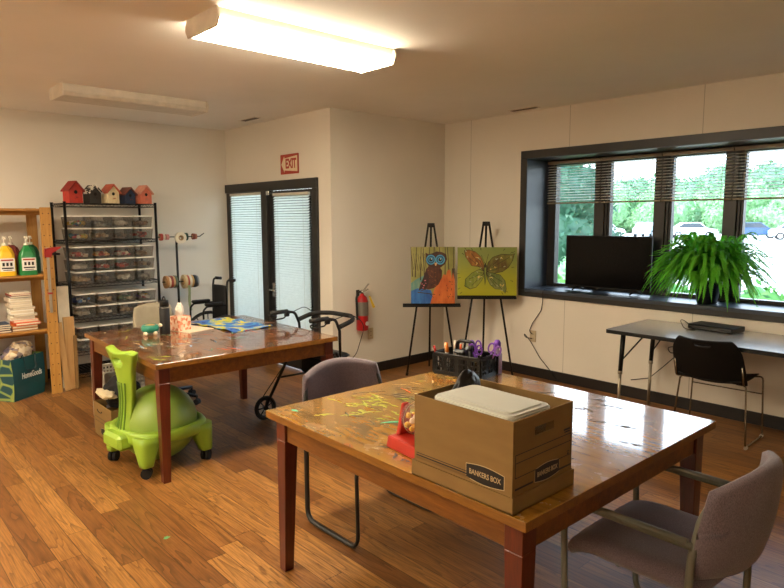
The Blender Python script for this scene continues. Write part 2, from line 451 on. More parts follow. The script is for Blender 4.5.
c = MB(); db(c, (-6.925, YD + .035, .1), (-6.20, YD + .041, 1.935), 0, 0); c.build('pane', M_GLASS, dr)
c = MB(); db(c, (-5.965, YD + .03, .22), (-5.29, YD + .036, 1.86), 0, 0); c.build('pane', M_GLASS, leaf)
M_SLATD = m_slat('white_blind_slat', (242, 244, 243), .86)
M_RAILW = mat('white_blind_rail', '#c9c4b6', .4)
blind('door_blind', 'closed white blind over the narrow glass left of the door', -6.92, -6.205, YD - .02 + .0, .12, 1.925, .027, R_(44), M_SLATD, M_RAILW, 'closed blinds at the door', .032)
blind('door_blind', 'closed white blind hanging on the glass of the dark door', -5.962, -5.293, YD - .02, .2, 1.90, .027, R_(44), M_SLATD, M_RAILW, 'closed blinds at the door', .032)
# ---------------------------------------------------------------- ceiling lights
M_FIXW = mat('fixture_enamel', '#d8cfc0', .45)
def m_emit(name, col, s):
    t = NT(name); e = t.n('ShaderNodeEmission', i_Strength=s); c = lin(col)
    t.put(e.inputs[0], t.ramp(t.noise(t.coord(), 3), [(0, tuple(x * .97 for x in c[:3]) + (1,)), (1, c)])); t.surf(e.outputs[0]); return t.m
LAMP = 45.0
M_LENS_ON = m_emit('lit_lens', (255, 238, 208), LAMP)
M_LENS_OFF = mat('unlit_lens', '#cfc6b6', .5)
def light_fixture(x, y, on, label):
    t = thing('ceiling_light', label, 'ceiling light', (x, y, H), 0, 'fluorescent ceiling lights')
    L = 1.22; W = .35
    MB().box((0, 0, -.028), (W - .03, L - .03, .056), 0, .002).build('body', M_FIXW, t)
    prof = [(-W / 2 + .006, -.056), (-W / 2 + .004, -.064), (-W / 2 + .02, -.09), (W / 2 - .02, -.09), (W / 2 - .004, -.064), (W / 2 - .006, -.056)]
    M = Matrix(((1, 0, 0, 0), (0, 0, -1, L / 2 - .012), (0, 1, 0, 0), (0, 0, 0, 1)))
    MB().prism(prof, L - .024, M).build('diffuser', M_LENS_ON if on else M_LENS_OFF, t)
    pe = [(-W / 2 + .004, -.0), (-W / 2 - .01, -.028), (-W / 2 - .012, -.055), (-W / 2 + .014, -.097), (W / 2 - .014, -.097), (W / 2 + .012, -.055), (W / 2 + .01, -.028), (W / 2 - .004, 0)]
    for yy in (-L / 2, L / 2 - .012):
        MB().prism(pe, .012, Matrix(((1, 0, 0, 0), (0, 0, -1, yy + .012), (0, 1, 0, 0), (0, 0, 0, 1)))).build('end_plate', M_FIXW, t)
light_fixture(-3.18, 2.18, True, 'lit white fluorescent ceiling light glowing above the tables')
light_fixture(-5.62, 2.12, False, 'unlit white fluorescent ceiling light nearer the wire rack')
light_fixture(-3.18, -.5, True, 'lit fluorescent ceiling light behind the camera in line with the lit one')
light_fixture(-3.18, -2.7, True, 'added fluorescent ceiling light, unseen at the rear of the room, lifting the ambient light')  # invented fixture out of view, added to lift ambient light on the ceiling
light_fixture(-.74, -2.7, True, 'added fill light shaped as a ceiling fixture, unseen in the rear right corner')  # second made-up fixture behind the camera, added for more ambient fill
light_fixture(-5.62, -.5, True, 'lit fluorescent ceiling light left of the view before the shelf wall')

M_VENT = mat('vent_grille', '#5d5348', .5); M_DARK = mat('dark_void', '#15110e', .8)
def vent(x, y, label):
    t = thing('ceiling_vent', label, 'vent', (x, y, H), 0, 'ceiling vents')
    mb = MB(); w, h = .32, .09
    for a, b in (((-w / 2, -h / 2), (w / 2, -h / 2 + .012)), ((-w / 2, h / 2 - .012), (w / 2, h / 2)), ((-w / 2, -h / 2 + .012), (-w / 2 + .012, h / 2 - .012)), ((w / 2 - .012, -h / 2 + .012), (w / 2, h / 2 - .012))):
        mb.span((a[0], a[1], -.006), (b[0], b[1], 0))
    mb.build('frame', M_FIXW, t)
    MB().box((0, 0, -.0015), (w - .024, h - .024, .003)).build('opening', M_DARK, t)
    mb = MB()
    for k in range(4): mb.box((0, -.024 + k * .016, -.005), (w - .026, .002, .009), 0, 0, 0, None, .6)
    mb.build('louvres', M_VENT, t)
vent(-3.76, 5.2, 'small dark ceiling vent close to the window wall')
vent(-6.08, 3.52, 'small dark ceiling vent above the glazed door')

# ---------------------------------------------------------------- exit sign
M_EXR = mat('sign_red', '#a8351f', .5); M_EXW = mat('sign_cream', '#e2cfae', .5)
t = thing('exit_sign', 'red and cream EXIT sign with left arrow above the door', 'exit sign', (-5.66, YD, 2.198))
MS = Matrix(((1, 0, 0, 0), (0, 0, -1, 0), (0, 1, 0, 0), (0, 0, 0, 1)))    # local xy -> wall facing -y
MB().prism(rrect(.335, .205, .008), .008, MS).build('plate', M_EXR, t)
ar = [(-.150, .0), (-.092, .085), (-.092, .062), (.15, .082), (.15, -.082), (-.092, -.062), (-.092, -.085)]
MB().prism(ar, .001, MS, 0, .008).build('arrow_panel', M_EXW, t)
lettering('EXIT', .135, MS @ Matrix.Translation((.03, 0, .0095)), M_EXR, t, width=.20, bold=.0055)

# ---------------------------------------------------------------- fire extinguisher (on the corner wall, faces +x)
def on_xwall(x, y, z): return (x, y, z)
M_RED = mat('extinguisher_red', '#a3171a', .3, var=.05); M_BLK = mat('black_plastic', '#0a0909', .45, spec=.35); M_LAB = mat('grey_label', '#6f6a60', .5); M_YEL = mat('yellow_tag', '#d8b62e', .6); M_WHT = mat('white_paint', '#e6e2da', .5)
M_RUB = mat('black_rubber', '#0d0d0d', .7)
t = thing('fire_extinguisher', 'red fire extinguisher hung on the corner wall by the door', 'fire extinguisher', (XC, 4.055, .49))
cx = .075; r = .062
MB().lathe([(0, 0), (r - .008, 0), (r, .01), (r, .30), (r * .75, .345), (.02, .365), (.02, .375), (0, .375)], 28, Matrix.Translation((cx, 0, 0))).build('cylinder', M_RED, t)
mb = MB()
for k in range(17):
    a0, a1 = R_(-95 + k * 10), R_(-85 + k * 10); q = r + .0012
    mb.poly([(cx + q * math.cos(a), q * math.sin(a), z) for a, z in ((a0, .155), (a1, .155), (a1, .295), (a0, .295))])
mb.build('instruction_label', M_LAB, t)
MB().cyl((cx + r - .001, .012, .075), (cx + r + .002, .012, .075), .022, None, 0, 18).build('inspection_sticker', M_WHT, t)
mb = MB(); mb.cyl((cx, 0, .372), (cx, 0, .415), .016); mb.box((cx + .01, .03, .405), (.022, .09, .012), 0, .003, 0, None, .35); mb.box((cx + .01, .04, .437), (.02, .11, .01), 0, .003, 0, None, .75)
mb.build('valve_lever', M_CHROME, t)
MB().tube(fillet([(cx, -.01, .395), (cx + .01, -.06, .40), (cx + .015, -.088, .34), (cx + .015, -.082, .18), (cx + .015, -.078, .12)], .04), .011, 0, 10).build('hose', M_RUB, t)
MB().poly([(cx + .066, .03, .36), (cx + .07, .05, .355), (cx + .07, .115, .235), (cx + .068, .085, .225)]).poly([(cx + .067, .085, .225), (cx + .069, .115, .235), (cx + .069, .05, .355), (cx + .065, .03, .36)]).build('inspection_tag', M_YEL, t)
MB().box((.006, 0, .3), (.012, .04, .22), 0, .002).box((.02, 0, .33), (.04, .03, .015)).build('wall_bracket', M_BLK, t)

# ---------------------------------------------------------------- outlets
M_IVORY = mat('ivory_plate', '#b9a888', .5)
def outlet(loc, rz, label):
    t = thing('wall_outlet', label, 'outlet', loc, rz, 'wall outlets')      # faces local -y
    MB().prism(rrect(.072, .118, .006), .006, MS).build('cover_plate', M_IVORY, t)
    mb = MB()
    for zz in (-.022, .022):
        mb.prism(rrect(.034, .028, .01), .002, MS @ Matrix.Translation((0, zz, .006)))
        mb.box((-.006, -.0085, zz), (.003, .001, .009), 1).box((.006, -.0085, zz), (.003, .001, .009), 1)
    mb.build('receptacle', [M_IVORY, M_DARK], t)
outlet((XC, 4.225, .425), PI / 2, 'ivory wall outlet on the corner wall below the extinguisher')
outlet((-3.70, YW, .42), 0, 'ivory wall outlet with black cords under the wide window')

# ---------------------------------------------------------------- cords
M_CORD = mat('black_cord', '#0f0e0e', .55)
def cord(label, pts, r=.004, name='power_cord'):
    base = Vector(pts[0]); mb = MB(); mb.tube([p - base for p in fillet(pts, .08, 6)], r, 0, 8)
    o = mb.build(name, M_CORD, None, base); return tag(o, label, 'cord')
cord('black cord hanging from the television down to the wall outlet', [(-3.50, YP - .10, .925), (-3.58, YW - .03, .92), (-3.575, YW - .03, .80), (-3.60, YW - .012, .70), (-3.70, YW - .012, .56), (-3.735, YW - .02, .47), (-3.70, YW - .018, .445)])
cord('black cord looping from the wall outlet down to the baseboard', [(-3.70, YW - .018, .398), (-3.78, YW - .025, .40), (-3.80, YW - .02, .44), (-3.72, YW - .02, .37), (-3.60, YW - .016, .21), (-3.48, YW - .018, .105), (-3.40, YW - .02, .02)])

# ---------------------------------------------------------------- outside
def m_ground(name, c1, c2, sc):
    t = NT(name); o = t.n('ShaderNodeNewGeometry').outputs['Position']
    t.bsdf(t.ramp(t.noise(o, sc, 5), [(.35, lin(c1)), (.65, lin(c2))]), .9); return t.m
ZG = -.3
sbox('walkway', (-16, YD + .2, ZG - .2), (XC - .3, YW + .6, ZG + .02), m_ground('concrete_walk', '#b3b0a8', '#c6c3bb', 4))
sbox('lawn', (-140, YW + .6, ZG - .2), (60, 16, ZG), m_ground('grass', '#646f4c', '#848d68', 3))
sbox('parking_lot', (-140, 16, ZG - .2), (60, 84, ZG), m_ground('pale_asphalt', '#a9a8a4', '#c2c0ba', 2))
sbox('far_lawn', (-200, 84, ZG - .2), (120, 170, ZG), m_ground('meadow', '#5f9440', '#8db65c', .6))
def m_leaf(name, c1, c2, tl=.35):
    if name in _mc: return _mc[name]
    t = NT(name); c = t.ramp(t.noise(t.coord(), 3, 3), [(.3, lin(c1)), (.7, lin(c2))])
    b = t.bsdf(c, .55); tr = t.n('ShaderNodeBsdfTranslucent'); t.put(tr.inputs[0], c)
    mx = t.n('ShaderNodeMixShader', i_0=tl); t.put(mx.inputs[1], b.outputs[0]); t.put(mx.inputs[2], tr.outputs[0]); t.surf(mx.outputs[0]); _mc[name] = t.m; return t.m
def foliage(mb, blobs, leaf, density, seed):
    """blobs: (centre, (rx,ry,rz)). lumpy core plus leaf sprays standing off its surface"""
    rg = random.Random(seed)
    for c, r in blobs:
        b = bmesh.new(); bmesh.ops.create_icosphere(b, subdivisions=3, radius=1)
        for v in b.verts:
            k = .80 + .22 * noise.noise(v.co * 2.3 + Vector((seed, 0, 0)))
            v.co = Vector((c[0] + v.co.x * r[0] * k, c[1] + v.co.y * r[1] * k, c[2] + v.co.z * r[2] * k))
        mb._merge(b, 0, None, True)
        for _ in range(int(density)):
            d = Vector((rg.gauss(0, 1), rg.gauss(0, 1), rg.gauss(0, 1))).normalized()
            k = .80 + .22 * noise.noise(d * 2.3 + Vector((seed, 0, 0))) + rg.uniform(-.04, .1)
            p = Vector((c[0] + d.x * r[0] * k, c[1] + d.y * r[1] * k, c[2] + d.z * r[2] * k))
            a = Vector((rg.gauss(0, 1), rg.gauss(0, 1), rg.gauss(0, 1))).normalized(); q = (d * .6 + a).normalized(); w = q.cross(a + Vector((.1, .2, .3))).normalized()
            s = leaf * rg.uniform(.6, 1.3)
            mb.poly([p - q * s, p + w * s * .45, p + q * s, p - w * s * .45])
M_BARK = mat('bark', '#4d3d2d', .9)
ML1 = m_leaf('leaf_mid', '#4f8456', '#84b08a'); ML2 = m_leaf('leaf_pale', '#6fa268', '#9cc69a'); ML3 = m_leaf('leaf_deep', '#28553c', '#456f58')
def along(px, dist):
    """point on the ground in the compass direction used to lay out the lot"""
    a = .82892 - math.atan((px - 392) / 626.3); return (-math.sin(a) * dist, math.cos(a) * dist)
t = thing('treeline', 'dense green woodland edge standing beyond the parking lot', 'trees', along(690, 96) + (ZG,)); t['kind'] = 'stuff'
rg = random.Random(21); bx, by, _ = t.location
for k, m in enumerate((ML1, ML2)):
    mb = MB()
    for q in range(15):
        px = 520 + (q + .5 * k) * 24 + rg.uniform(-6, 6); x, y = along(px, rg.uniform(86, 92) + (6 if k == 0 else 0)); h = rg.uniform(6.2, 8.0) + (1.2 if k == 0 else -1.0); r = rg.uniform(2.6, 3.8)
        foliage(mb, [((x - bx, y - by, h * .5), (r, r, h * .55)), ((x - bx + rg.uniform(-2, 2), y - by - 1, h * .3), (r * .8, r * .8, h * .34))], .34, 900, 40 + q + 20 * k)
    mb.build('foliage', m, t)
# big evergreen close to the window
t = thing('evergreen_shrub', 'big rounded dark evergreen growing close outside the window', 'shrub', along(552, 15.2) + (ZG,))
MB().cyl((0, 0, 0), (0, 0, 1.2), .12, .08).build('trunk', M_BARK, t)
mb = MB(); foliage(mb, [((0, 0, 1.25), (1.75, 1.5, 1.5)), ((.1, 0, 2.2), (1.35, 1.2, 1.25)), ((-.5, .2, 2.6), (1.1, 1.0, 1.0))], .085, 2600, 3); mb.build('foliage', ML3, t)
t = thing('shrub', 'yellow green low shrub in front of the big evergreen outside', 'shrub', along(580, 12.5) + (ZG - .2,))
mb = MB(); foliage(mb, [((0, 0, .75), (.75, .55, .8)), ((.55, .35, .6), (.6, .5, .62))], .05, 900, 8); mb.build('foliage', ML2, t)
# clipped hedge
t = thing('hedge', 'low clipped green hedge running below the window outside', 'hedge', (-3.2, 8.6, ZG))
mb = MB(); rg = random.Random(5)
foliage(mb, [((k * .62 - 6.2, rg.uniform(-.08, .08), .55), (.58, .5, .60)) for k in range(19)], .055, 420, 9); mb.build('foliage', m_leaf('hedge_leaf', '#376f2c', '#5f9a42'), t)
# parked cars
M_TYRE = mat('tyre', '#17181a', .8); M_CGL = mat('car_glass', '#27343f', .1); M_HUB = mat('wheel_rim', '#c9ccd0', .3, .8)
def car(label, px, d, col, rz, group='parked cars'):
    x, y = along(px, d); t = thing('car', label, 'car', (x, y, ZG), rz, group); m = mat('car_paint_' + col[1:], col, .25, .2, coat=.5)
    side = [(-2.2, .32), (-2.25, .75), (-2.0, .98), (-1.55, 1.02), (-.9, 1.5), (.55, 1.53), (1.25, 1.0), (2.05, .86), (2.25, .6), (2.22, .32)]
    M = Matrix(((1, 0, 0, 0), (0, 0, -1, .88), (0, 1, 0, 0), (0, 0, 0, 1)))
    MB().prism(side, 1.76, M, 0, 0, .06).build('body', m, t)
    gl = [(-1.42, 1.03), (-.86, 1.44), (.5, 1.46), (1.08, 1.02)]
    for s in (-1, 1): MB().prism(gl, .02, Matrix(((1, 0, 0, 0), (0, 0, -1, s * .885 + .01), (0, 1, 0, 0), (0, 0, 0, 1)))).build('side_window', M_CGL, t)
    MB().poly([(1.235, -.7, 1.03), (1.235, .7, 1.03), (.6, .62, 1.48), (.6, -.62, 1.48)]).build('windshield', M_CGL, t)
    for wx in (-1.35, 1.4):
        for wy in (-.8, .8):
            w = MB().cyl((wx, wy - .11, .33), (wx, wy + .11, .33), .33, None, 0, 20).build('wheel', M_TYRE, t)
            MB().cyl((wx, wy + (.1 if wy > 0 else -.125), .33), (wx, wy + (.125 if wy > 0 else -.1), .33), .2, None, 0, 16).build('hubcap', M_HUB, w)
car('white parked car, leftmost of the cars seen through the window', 600, 66, '#dfe3e6', R_(60))
car('pale blue parked car beside the window mullion right of the television', 646, 72, '#aec0cc', R_(100))
car('silver parked car seen behind the top of the fern', 690, 68, '#c4ced6', R_(35))
car('dark blue parked car in the right hand window pane', 752, 70, '#2c4a70', R_(20))
car('pale grey parked car at the right edge of the window view', 796, 66, '#b7c0c8', R_(20))

# ---------------------------------------------------------------- sky and sun
w = bpy.data.worlds.new('sky'); SC.world = w; w.use_nodes = True; nt = w.node_tree; nt.nodes.clear()
o = nt.nodes.new('ShaderNodeOutputWorld'); b = nt.nodes.new('ShaderNodeBackground'); tc = nt.nodes.new('ShaderNodeTexCoord'); sp = nt.nodes.new('ShaderNodeSeparateXYZ'); rp = nt.nodes.new('ShaderNodeValToRGB')
nt.links.new(tc.outputs['Generated'], sp.inputs[0]); nt.links.new(sp.outputs[2], rp.inputs[0])
rp.color_ramp.elements[0].position = 0; rp.color_ramp.elements[0].color = (.88, .96, 1, 1); rp.color_ramp.elements[1].position = .7; rp.color_ramp.elements[1].color = (.48, .71, 1, 1)
nt.links.new(rp.outputs[0], b.inputs[0]); b.inputs[1].default_value = 5.6; nt.links.new(b.outputs[0], o.inputs[0])
sd = bpy.data.lights.new('sun', 'SUN'); sd.energy = 9; sd.angle = R_(3); sd.color = (1, .96, .88); so = bpy.data.objects.new('sun', sd); COL.objects.link(so)
so.rotation_euler = Vector((.25, .62, -.75)).to_track_quat('-Z', 'Y').to_euler(); so.location = (0, -10, 15)
# ---------------------------------------------------------------- big paint-spattered work tables
def m_top(name, c1, c2, seed, greens, dark, edge=1.):
    t = NT(name); o = t.coord()
    gx = t.mapping(o, (1.2, 16, 10)); g = t.noise(gx, 2.2, 5, .6, .5)
    c = t.ramp(g, [(.25, lin(c1)), (.55, lin(c2)), (.8, lin(c2))])
    big = t.noise(t.mapping(o, (1, 1, 1), loc=(seed, 0, 0)), 2.6, 3)
    sx = t.n('ShaderNodeSeparateXYZ', i_Vector=o).outputs[0]; wear = t.ramp(t.math('ADD', sx, .5), [(.35, (1, 1, 1, 1)), (.75, (edge, edge, edge, 1))])
    c = t.mix(t.ramp(big, [(.45, (0, 0, 0, 1)), (.7, (.6, .6, .6, 1))]), c, lin(dark))
    for k, (colr, th, sc, st) in enumerate(greens):
        n = t.noise(t.mapping(o, (1, 2.1, 1), (0, 0, .5 * k), (seed + 3.7 * k, k * 1.9, 0)), sc, 5, .62, .5)
        pz = t.noise(t.mapping(o, (1, 1, 1), loc=(k * 5.1 + seed, 7, 0)), 1.7, 2)
        f = t.math('MULTIPLY', t.math('GREATER_THAN', n, th), t.math('GREATER_THAN', pz, .47))
        c = t.mix(t.math('MULTIPLY', t.math('MULTIPLY', f, st), wear), c, lin(colr))
    r = t.ramp(t.noise(o, 9, 5), [(.35, (.14, .14, .14, 1)), (.7, (.32, .32, .32, 1))])
    t.bsdf(c, r, 0, t.bump(t.noise(o, 12, 4), .05, .003), .5, 1.0, .06); return t.m
M_TOP1 = m_top('paint_spattered_top', '#7c531a', '#ab7c2b', 2.0, [('#4f4836', .575, 7, .55), ('#87933a', .60, 8, .7), ('#c9b88c', .64, 13, .6), ('#2f2b24', .615, 13, .75), ('#b85a1f', .58, 5, .5)], '#6c4a1c', .22)
M_TOP2 = m_top('paint_stained_top', '#5c3314', '#824c1a', 8.0, [('#3a4036', .57, 6, .55), ('#5f7a38', .62, 9, .6), ('#4a7f9f', .62, 10, .6), ('#bfb094', .65, 14, .6), ('#241b14', .60, 12, .65)], '#5a3414')
M_EDGE = wood('table_edge_oak', '#5e3a12', '#9a6722', .35, 0, 1, .2, '#7f5219')
M_APRON = wood('table_apron_wood', '#4a280c', '#8a5519', .38, 0, 1, .2, '#6e4113')
M_LEG = wood('table_leg_mahogany', '#42170a', '#6a2912', .35, 2, 1, .3, '#551f0e')
P_GRN = mat('lime_paint', '#94a034', .45); P_TEAL = mat('teal_paint', '#57c3a0', .4); P_BLKP = mat('dried_black_paint', '#2a2620', .5); P_CREAM = mat('cream_paint', '#d8c79c', .5); P_GREY = mat('grey_paint', '#6a6558', .5); P_BLUE = mat('blue_paint', '#5d8fb3', .45); P_ORG = mat('orange_paint', '#c8551d', .5)
PAINTS = [P_GRN, P_TEAL, P_BLKP, P_CREAM, P_GREY, P_BLUE, P_ORG]
def stroke(mb, x, y, z, ln, w, a, mi, rg):
    """one dried ragged brush mark lying on the table"""
    n = 12; up = []; dn = []; w *= .55
    for k in range(n + 1):
        u = k / n; q = w * (math.sin(PI * min(1, u * 1.15 + .05)) ** .6 if u < .95 else .2) * rg.uniform(.25, 1.5)
        px = (u - .5) * ln; bend = .05 * ln * math.sin(u * 3) + w * rg.uniform(-.3, .3)
        up.append((px, bend + q / 2)); dn.append((px, bend - q / 2))
    ca, sa = math.cos(a), math.sin(a)
    f = lambda p: (x + p[0] * ca - p[1] * sa, y + p[0] * sa + p[1] * ca, z)
    for k in range(n): mb.poly([f(dn[k]), f(dn[k + 1]), f(up[k + 1]), f(up[k])], mi)
def work_table(label, loc, rz, W, D, mtop, strokes, seed):
    t = thing('work_table', label, 'table', loc, rz, 'big wooden work tables'); hT = .76; th = .032
    mb = MB().box((0, 0, hT - th / 2), (W, D, th), 0, .0012)
    mb.bm.faces.ensure_lookup_table()
    for f in mb.bm.faces:
        if f.normal.z < .6 if f.normal.length else False: f.material_index = 1
    mb.bm.normal_update()
    for f in mb.bm.faces: f.material_index = 0 if f.normal.z > .6 else 1
    rg = random.Random(seed)
    lay = 0
    for (x, y, ln, w, a, mi, cnt, spread) in strokes:
        for k in range(cnt):
            lay += 1
            stroke(mb, min(W / 2 - .1, max(-W / 2 + .1, x + rg.gauss(0, spread))), min(D / 2 - .06, max(-D / 2 + .06, y + rg.gauss(0, spread * .8))), hT + .00025 + lay * .000012, ln * rg.uniform(.5, 1.2), w * rg.uniform(.5, 1.3), a + rg.gauss(0, .5 if cnt > 1 else 0), mi + 2, rg)
    mb.build('tabletop', [mtop, M_EDGE] + PAINTS, t)
    ins = .034 if seed == 4 else .026; ls = .069; hA = .628
    for sy in (-1, 1):
        MB().box((0, sy * (D / 2 - ins - .022), (hA + hT - th) / 2), (W - 2 * ins - 2 * ls, .022, hT - th - hA), 0, .002).build('apron', M_APRON, t)
    for sx in (-1, 1):
        mb = MB().box((sx * (W / 2 - ins - .022), 0, (hA + hT - th) / 2), (.022, D - 2 * ins - 2 * ls, hT - th - hA), 0, .002)
        mb.build('apron', M_APRON, t)
    for sx in (-1, 1):
        for sy in (-1, 1):
            cx, cy = sx * (W / 2 - ins - ls / 2), sy * (D / 2 - ins - ls / 2); k = .011
            mb = MB().box((cx, cy, (hA + hT - th) / 2), (ls, ls, hT - th - hA), 0, .002)
            mb.taper((cx + sx * k, cy + sy * k, 0), (ls - 2 * k, ls - 2 * k), (cx, cy, hA), (ls, ls), 0, .002)
            mb.build('leg', M_LEG, t)
    return t
T1 = (-1.699, 2.104); T2 = (-4.355, 2.120)
st1 = [(-.42, -.28, .12, .03, .3, 0, 34, .12), (-.2, -.1, .12, .02, .3, 2, 26, .2), (-.3, .1, .1, .02, .2, 3, 16, .2), (-.5, -.05, .2, .02, .4, 4, 8, .15), (-.1, .05, .10, .02, .3, 0, 22, .15), (.1, .5, .16, .015, .3, 2, 6, .15), (-.33, .3, .12, .03, .3, 6, 8, .2),
       (-.145, -.28, .36, .038, 1.0, 1, 1, 0), (-.62, -.58, .05, .03, .2, 1, 1, 0), (.45, .35, .12, .02, .2, 4, 5, .2), (-.02, -.63, .05, .02, 0, 3, 2, .02), (.1, -.62, .1, .03, 0, 2, 3, .04)]
st2 = [(0, -.2, .16, .02, .2, 4, 14, .3), (.25, -.25, .14, .02, .2, 5, 14, .22), (-.3, -.35, .16, .02, .2, 0, 10, .2), (.2, -.5, .12, .02, .2, 3, 7, .2), (-.64, -.56, .09, .02, .1, 3, 2, .02), (.0, .1, .14, .02, .3, 6, 10, .3), (.4, -.05, .12, .015, .2, 2, 8, .25), (.55, -.56, .1, .03, .3, 0, 4, .05), (.1, -.1, .12, .015, .2, 1, 6, .3)]
work_table('paint-spattered wooden work table holding the cardboard storage box', (T1[0], T1[1], 0), -.012, 1.432, 1.345, M_TOP1, st1, 4)
work_table('darker paint-stained wooden work table with the green ball chair under it', (T2[0], T2[1], 0), -.018, 1.43, 1.350, M_TOP2, st2, 6)

# ---------------------------------------------------------------- upholstered sled chairs
def m_fabric(name, c1, c2):
    t = NT(name); o = t.coord(); a = t.noise(t.mapping(o, (1, 1, .4)), 420, 2); b = t.noise(o, 6, 3)
    c = t.mix(t.ramp(b, [(.3, (.0, .0, .0, 1)), (.7, (.35, .35, .35, 1))]), t.ramp(a, [(.35, lin(c1)), (.65, lin(c2))]), lin(c1))
    t.bsdf(c, .9, 0, t.bump(a, .35, .002), .2, sheen=.25); return t.m
M_UPH = m_fabric('mauve_upholstery', '#5a4e54', '#7d7076'); M_PEW = mat('pewter_tube', '#6b6c60', .42, .35, var=.04)
M_DKF = mat('dark_frame_tube', '#2b2a28', .4, .3)
def sled_chair(label, loc, rz, arms, mframe):
    t = thing('upholstered_chair', label, 'chair', loc, rz, 'mauve upholstered chairs')     # faces +x
    def sf(x, y, e):
        dip = -.018 * max(0, 1 - (x / .2) ** 2) * max(0, 1 - (y / .22) ** 2) * (1 if e > 0 else .4); fall = -.05 * max(0, (x - .12) / .13) ** 2 if x > .12 else 0
        return (x + .005, y, .437 + e + dip + fall)
    MB().pillow(.53, .50, .085, sf, .22, 16, 8).build('seat', M_UPH, t)
    def bf(x, y, e):      # x across, y up
        z = .645 + y - .45 * x * x * (1 if y > 0 else -.3); lean = -.30 - .14 * (z - .45) + .45 * y * y; cv = 1.15 * x * x
        return (lean + cv + e, x, z)
    MB().pillow(.57, .38, .06, bf, .36, 18, 8).build('backrest', M_UPH, t)
    for s in (-1, 1):
        y = s * .278
        fr = [(.215, y, .013), (-.215, y, .013), (-.215, y, .46), (-.218, s * .276, .56), (-.235, s * .262, .68), (-.262, s * .245, .755)]
        if arms: pts = [(-.222, y, .600), (.07, y, .604), (.17, y, .603), (.225, y, .57), (.232, y, .48), (.222, y, .25), (.215, y, .013)]
        else: pts = [(.16, s * .22, .40), (.205, y, .40), (.215, y, .013)]
        path = [Vector(p) for p in pts] + [Vector(p) for p in fr[1:]]
        MB().tube(fillet(path, .07, 5), .0135, 0, 10, flat=.75).build('side_frame', mframe, t)
        if arms: MB().tube(fillet([(-.205, y, .610), (.10, y, .613), (.15, y, .609)], .05), .0115, 0, 10, flat=1.2).build('armrest', M_PEW, t)
    for x, q in ((-.212, .276), (.06, .20)): MB().tube([(x, -q, .392), (x, q, .392)], .009).build('seat_rail', mframe, t)
    return t
sled_chair('mauve upholstered chair pushed under the far-left side of the spattered table', (-2.465, 2.112, 0), 0, False, M_DKF)
sled_chair('mauve upholstered armchair at the right end of the spattered table, nearest the camera', (-.95, 2.215, 0), PI, True, M_PEW)

# ---------------------------------------------------------------- grey folding table by the window, black stacking chair
def m_lam():
    t = NT('grey_laminate'); o = t.coord(); t.bsdf(t.ramp(t.noise(o, 260, 2), [(.3, lin('#b4b4b6')), (.7, lin('#cacacc'))]), .25, 0, None, .5, .8, .12); return t.m
M_LAM = m_lam(); M_STEEL = mat('zinc_leg', '#a39a88', .35, .8); M_BLKM = mat('black_metal', '#141312', .4, .4)
t = thing('folding_table', 'grey laminate table with black edge standing under the wide window', 'table', (-1.585, 4.972, 0))
W, D, h = 1.83, .74, .74
MB().prism(rrect(W - .006, D - .006, .03), .026, Matrix.Translation((0, 0, h - .027))).build('tabletop', M_LAM, t)
mb = MB(); a = rrect(W, D, .033); b = rrect(W - .006, D - .006, .03)
n = len(a)
for k in range(n):
    k2 = (k + 1) % n
    for (p, q, z0, z1) in ((a[k], a[k2], h - .030, h - .002),): mb.poly([(p[0], p[1], z0), (q[0], q[1], z0), (q[0], q[1], z1), (p[0], p[1], z1)])
    mb.poly([(a[k][0], a[k][1], h - .002), (a[k2][0], a[k2][1], h - .002), (b[k2][0], b[k2][1], h - .0005), (b[k][0], b[k][1], h - .0005)])
mb.poly([(p[0], p[1], h - .030) for p in reversed(a)]); mb.build('edge_band', M_BLK, t)
for sx in (-1, 1):
    for sy in (-1, 1):
        x, y = sx * (W / 2 - .11), sy * (D / 2 - .10); xo = x + sx * .015
        l = MB().cyl((x, y, h - .03), (xo, y, .38), .019, .017, 0, 12).build('leg', M_BLKM, t)
        MB().cyl((xo, y, .39), (x + sx * .022, y, 0), .0125, None, 0, 12).cyl((xo, y, .372), (xo, y, .40), .019).build('leg_extension', M_STEEL, l)
    MB().tube(fillet([(sx * (W / 2 - .115), -(D / 2 - .1), .50), (sx * (W / 2 - .26), -(D / 2 - .16), h - .03)], .02), .006).build('brace', M_BLKM, t)
    MB().tube(fillet([(sx * (W / 2 - .115), (D / 2 - .1), .50), (sx * (W / 2 - .26), (D / 2 - .16), h - .03)], .02), .006).build('brace', M_BLKM, t)
# device on it
t = thing('disc_player', 'flat black electronics box lying on the grey table', 'electronics', (-1.865, 5.17, .74), R_(-7))
MB().box((0, 0, .026), (.35, .2, .04), 0, .004).build('case', M_BLK, t)
MB().box((0, -.1005, .026), (.33, .003, .026), 0, .001).build('front_panel', mat('gloss_black', '#0a0a0b', .12), t)
mb = MB()
for sx in (-1, 1):
    for sy in (-1, 1): MB().cyl((sx * .14, sy * .07, 0), (sx * .14, sy * .07, .007), .012, None, 0, 10).build('foot', M_RUB, t)
cord('thin black cord curling over the grey table beside the black box', [(-1.975, 5.05, .744), (-2.055, 5.04, .744), (-2.115, 5.10, .80), (-2.125, 5.17, .80), (-2.065, 5.20, .75), (-2.041, 5.19, .766)], .0035)
cord('black cord with a loop hanging below the grey table', [(-2.05, 5.30, .70), (-2.13, 5.31, .58), (-2.2, 5.31, .50), (-2.27, 5.31, .47), (-2.30, 5.31, .52), (-2.22, 5.31, .54), (-2.22, 5.31, .46), (-2.35, 5.31, .32), (-2.45, 5.32, .22), (-2.62, 5.33, .17)], .004)
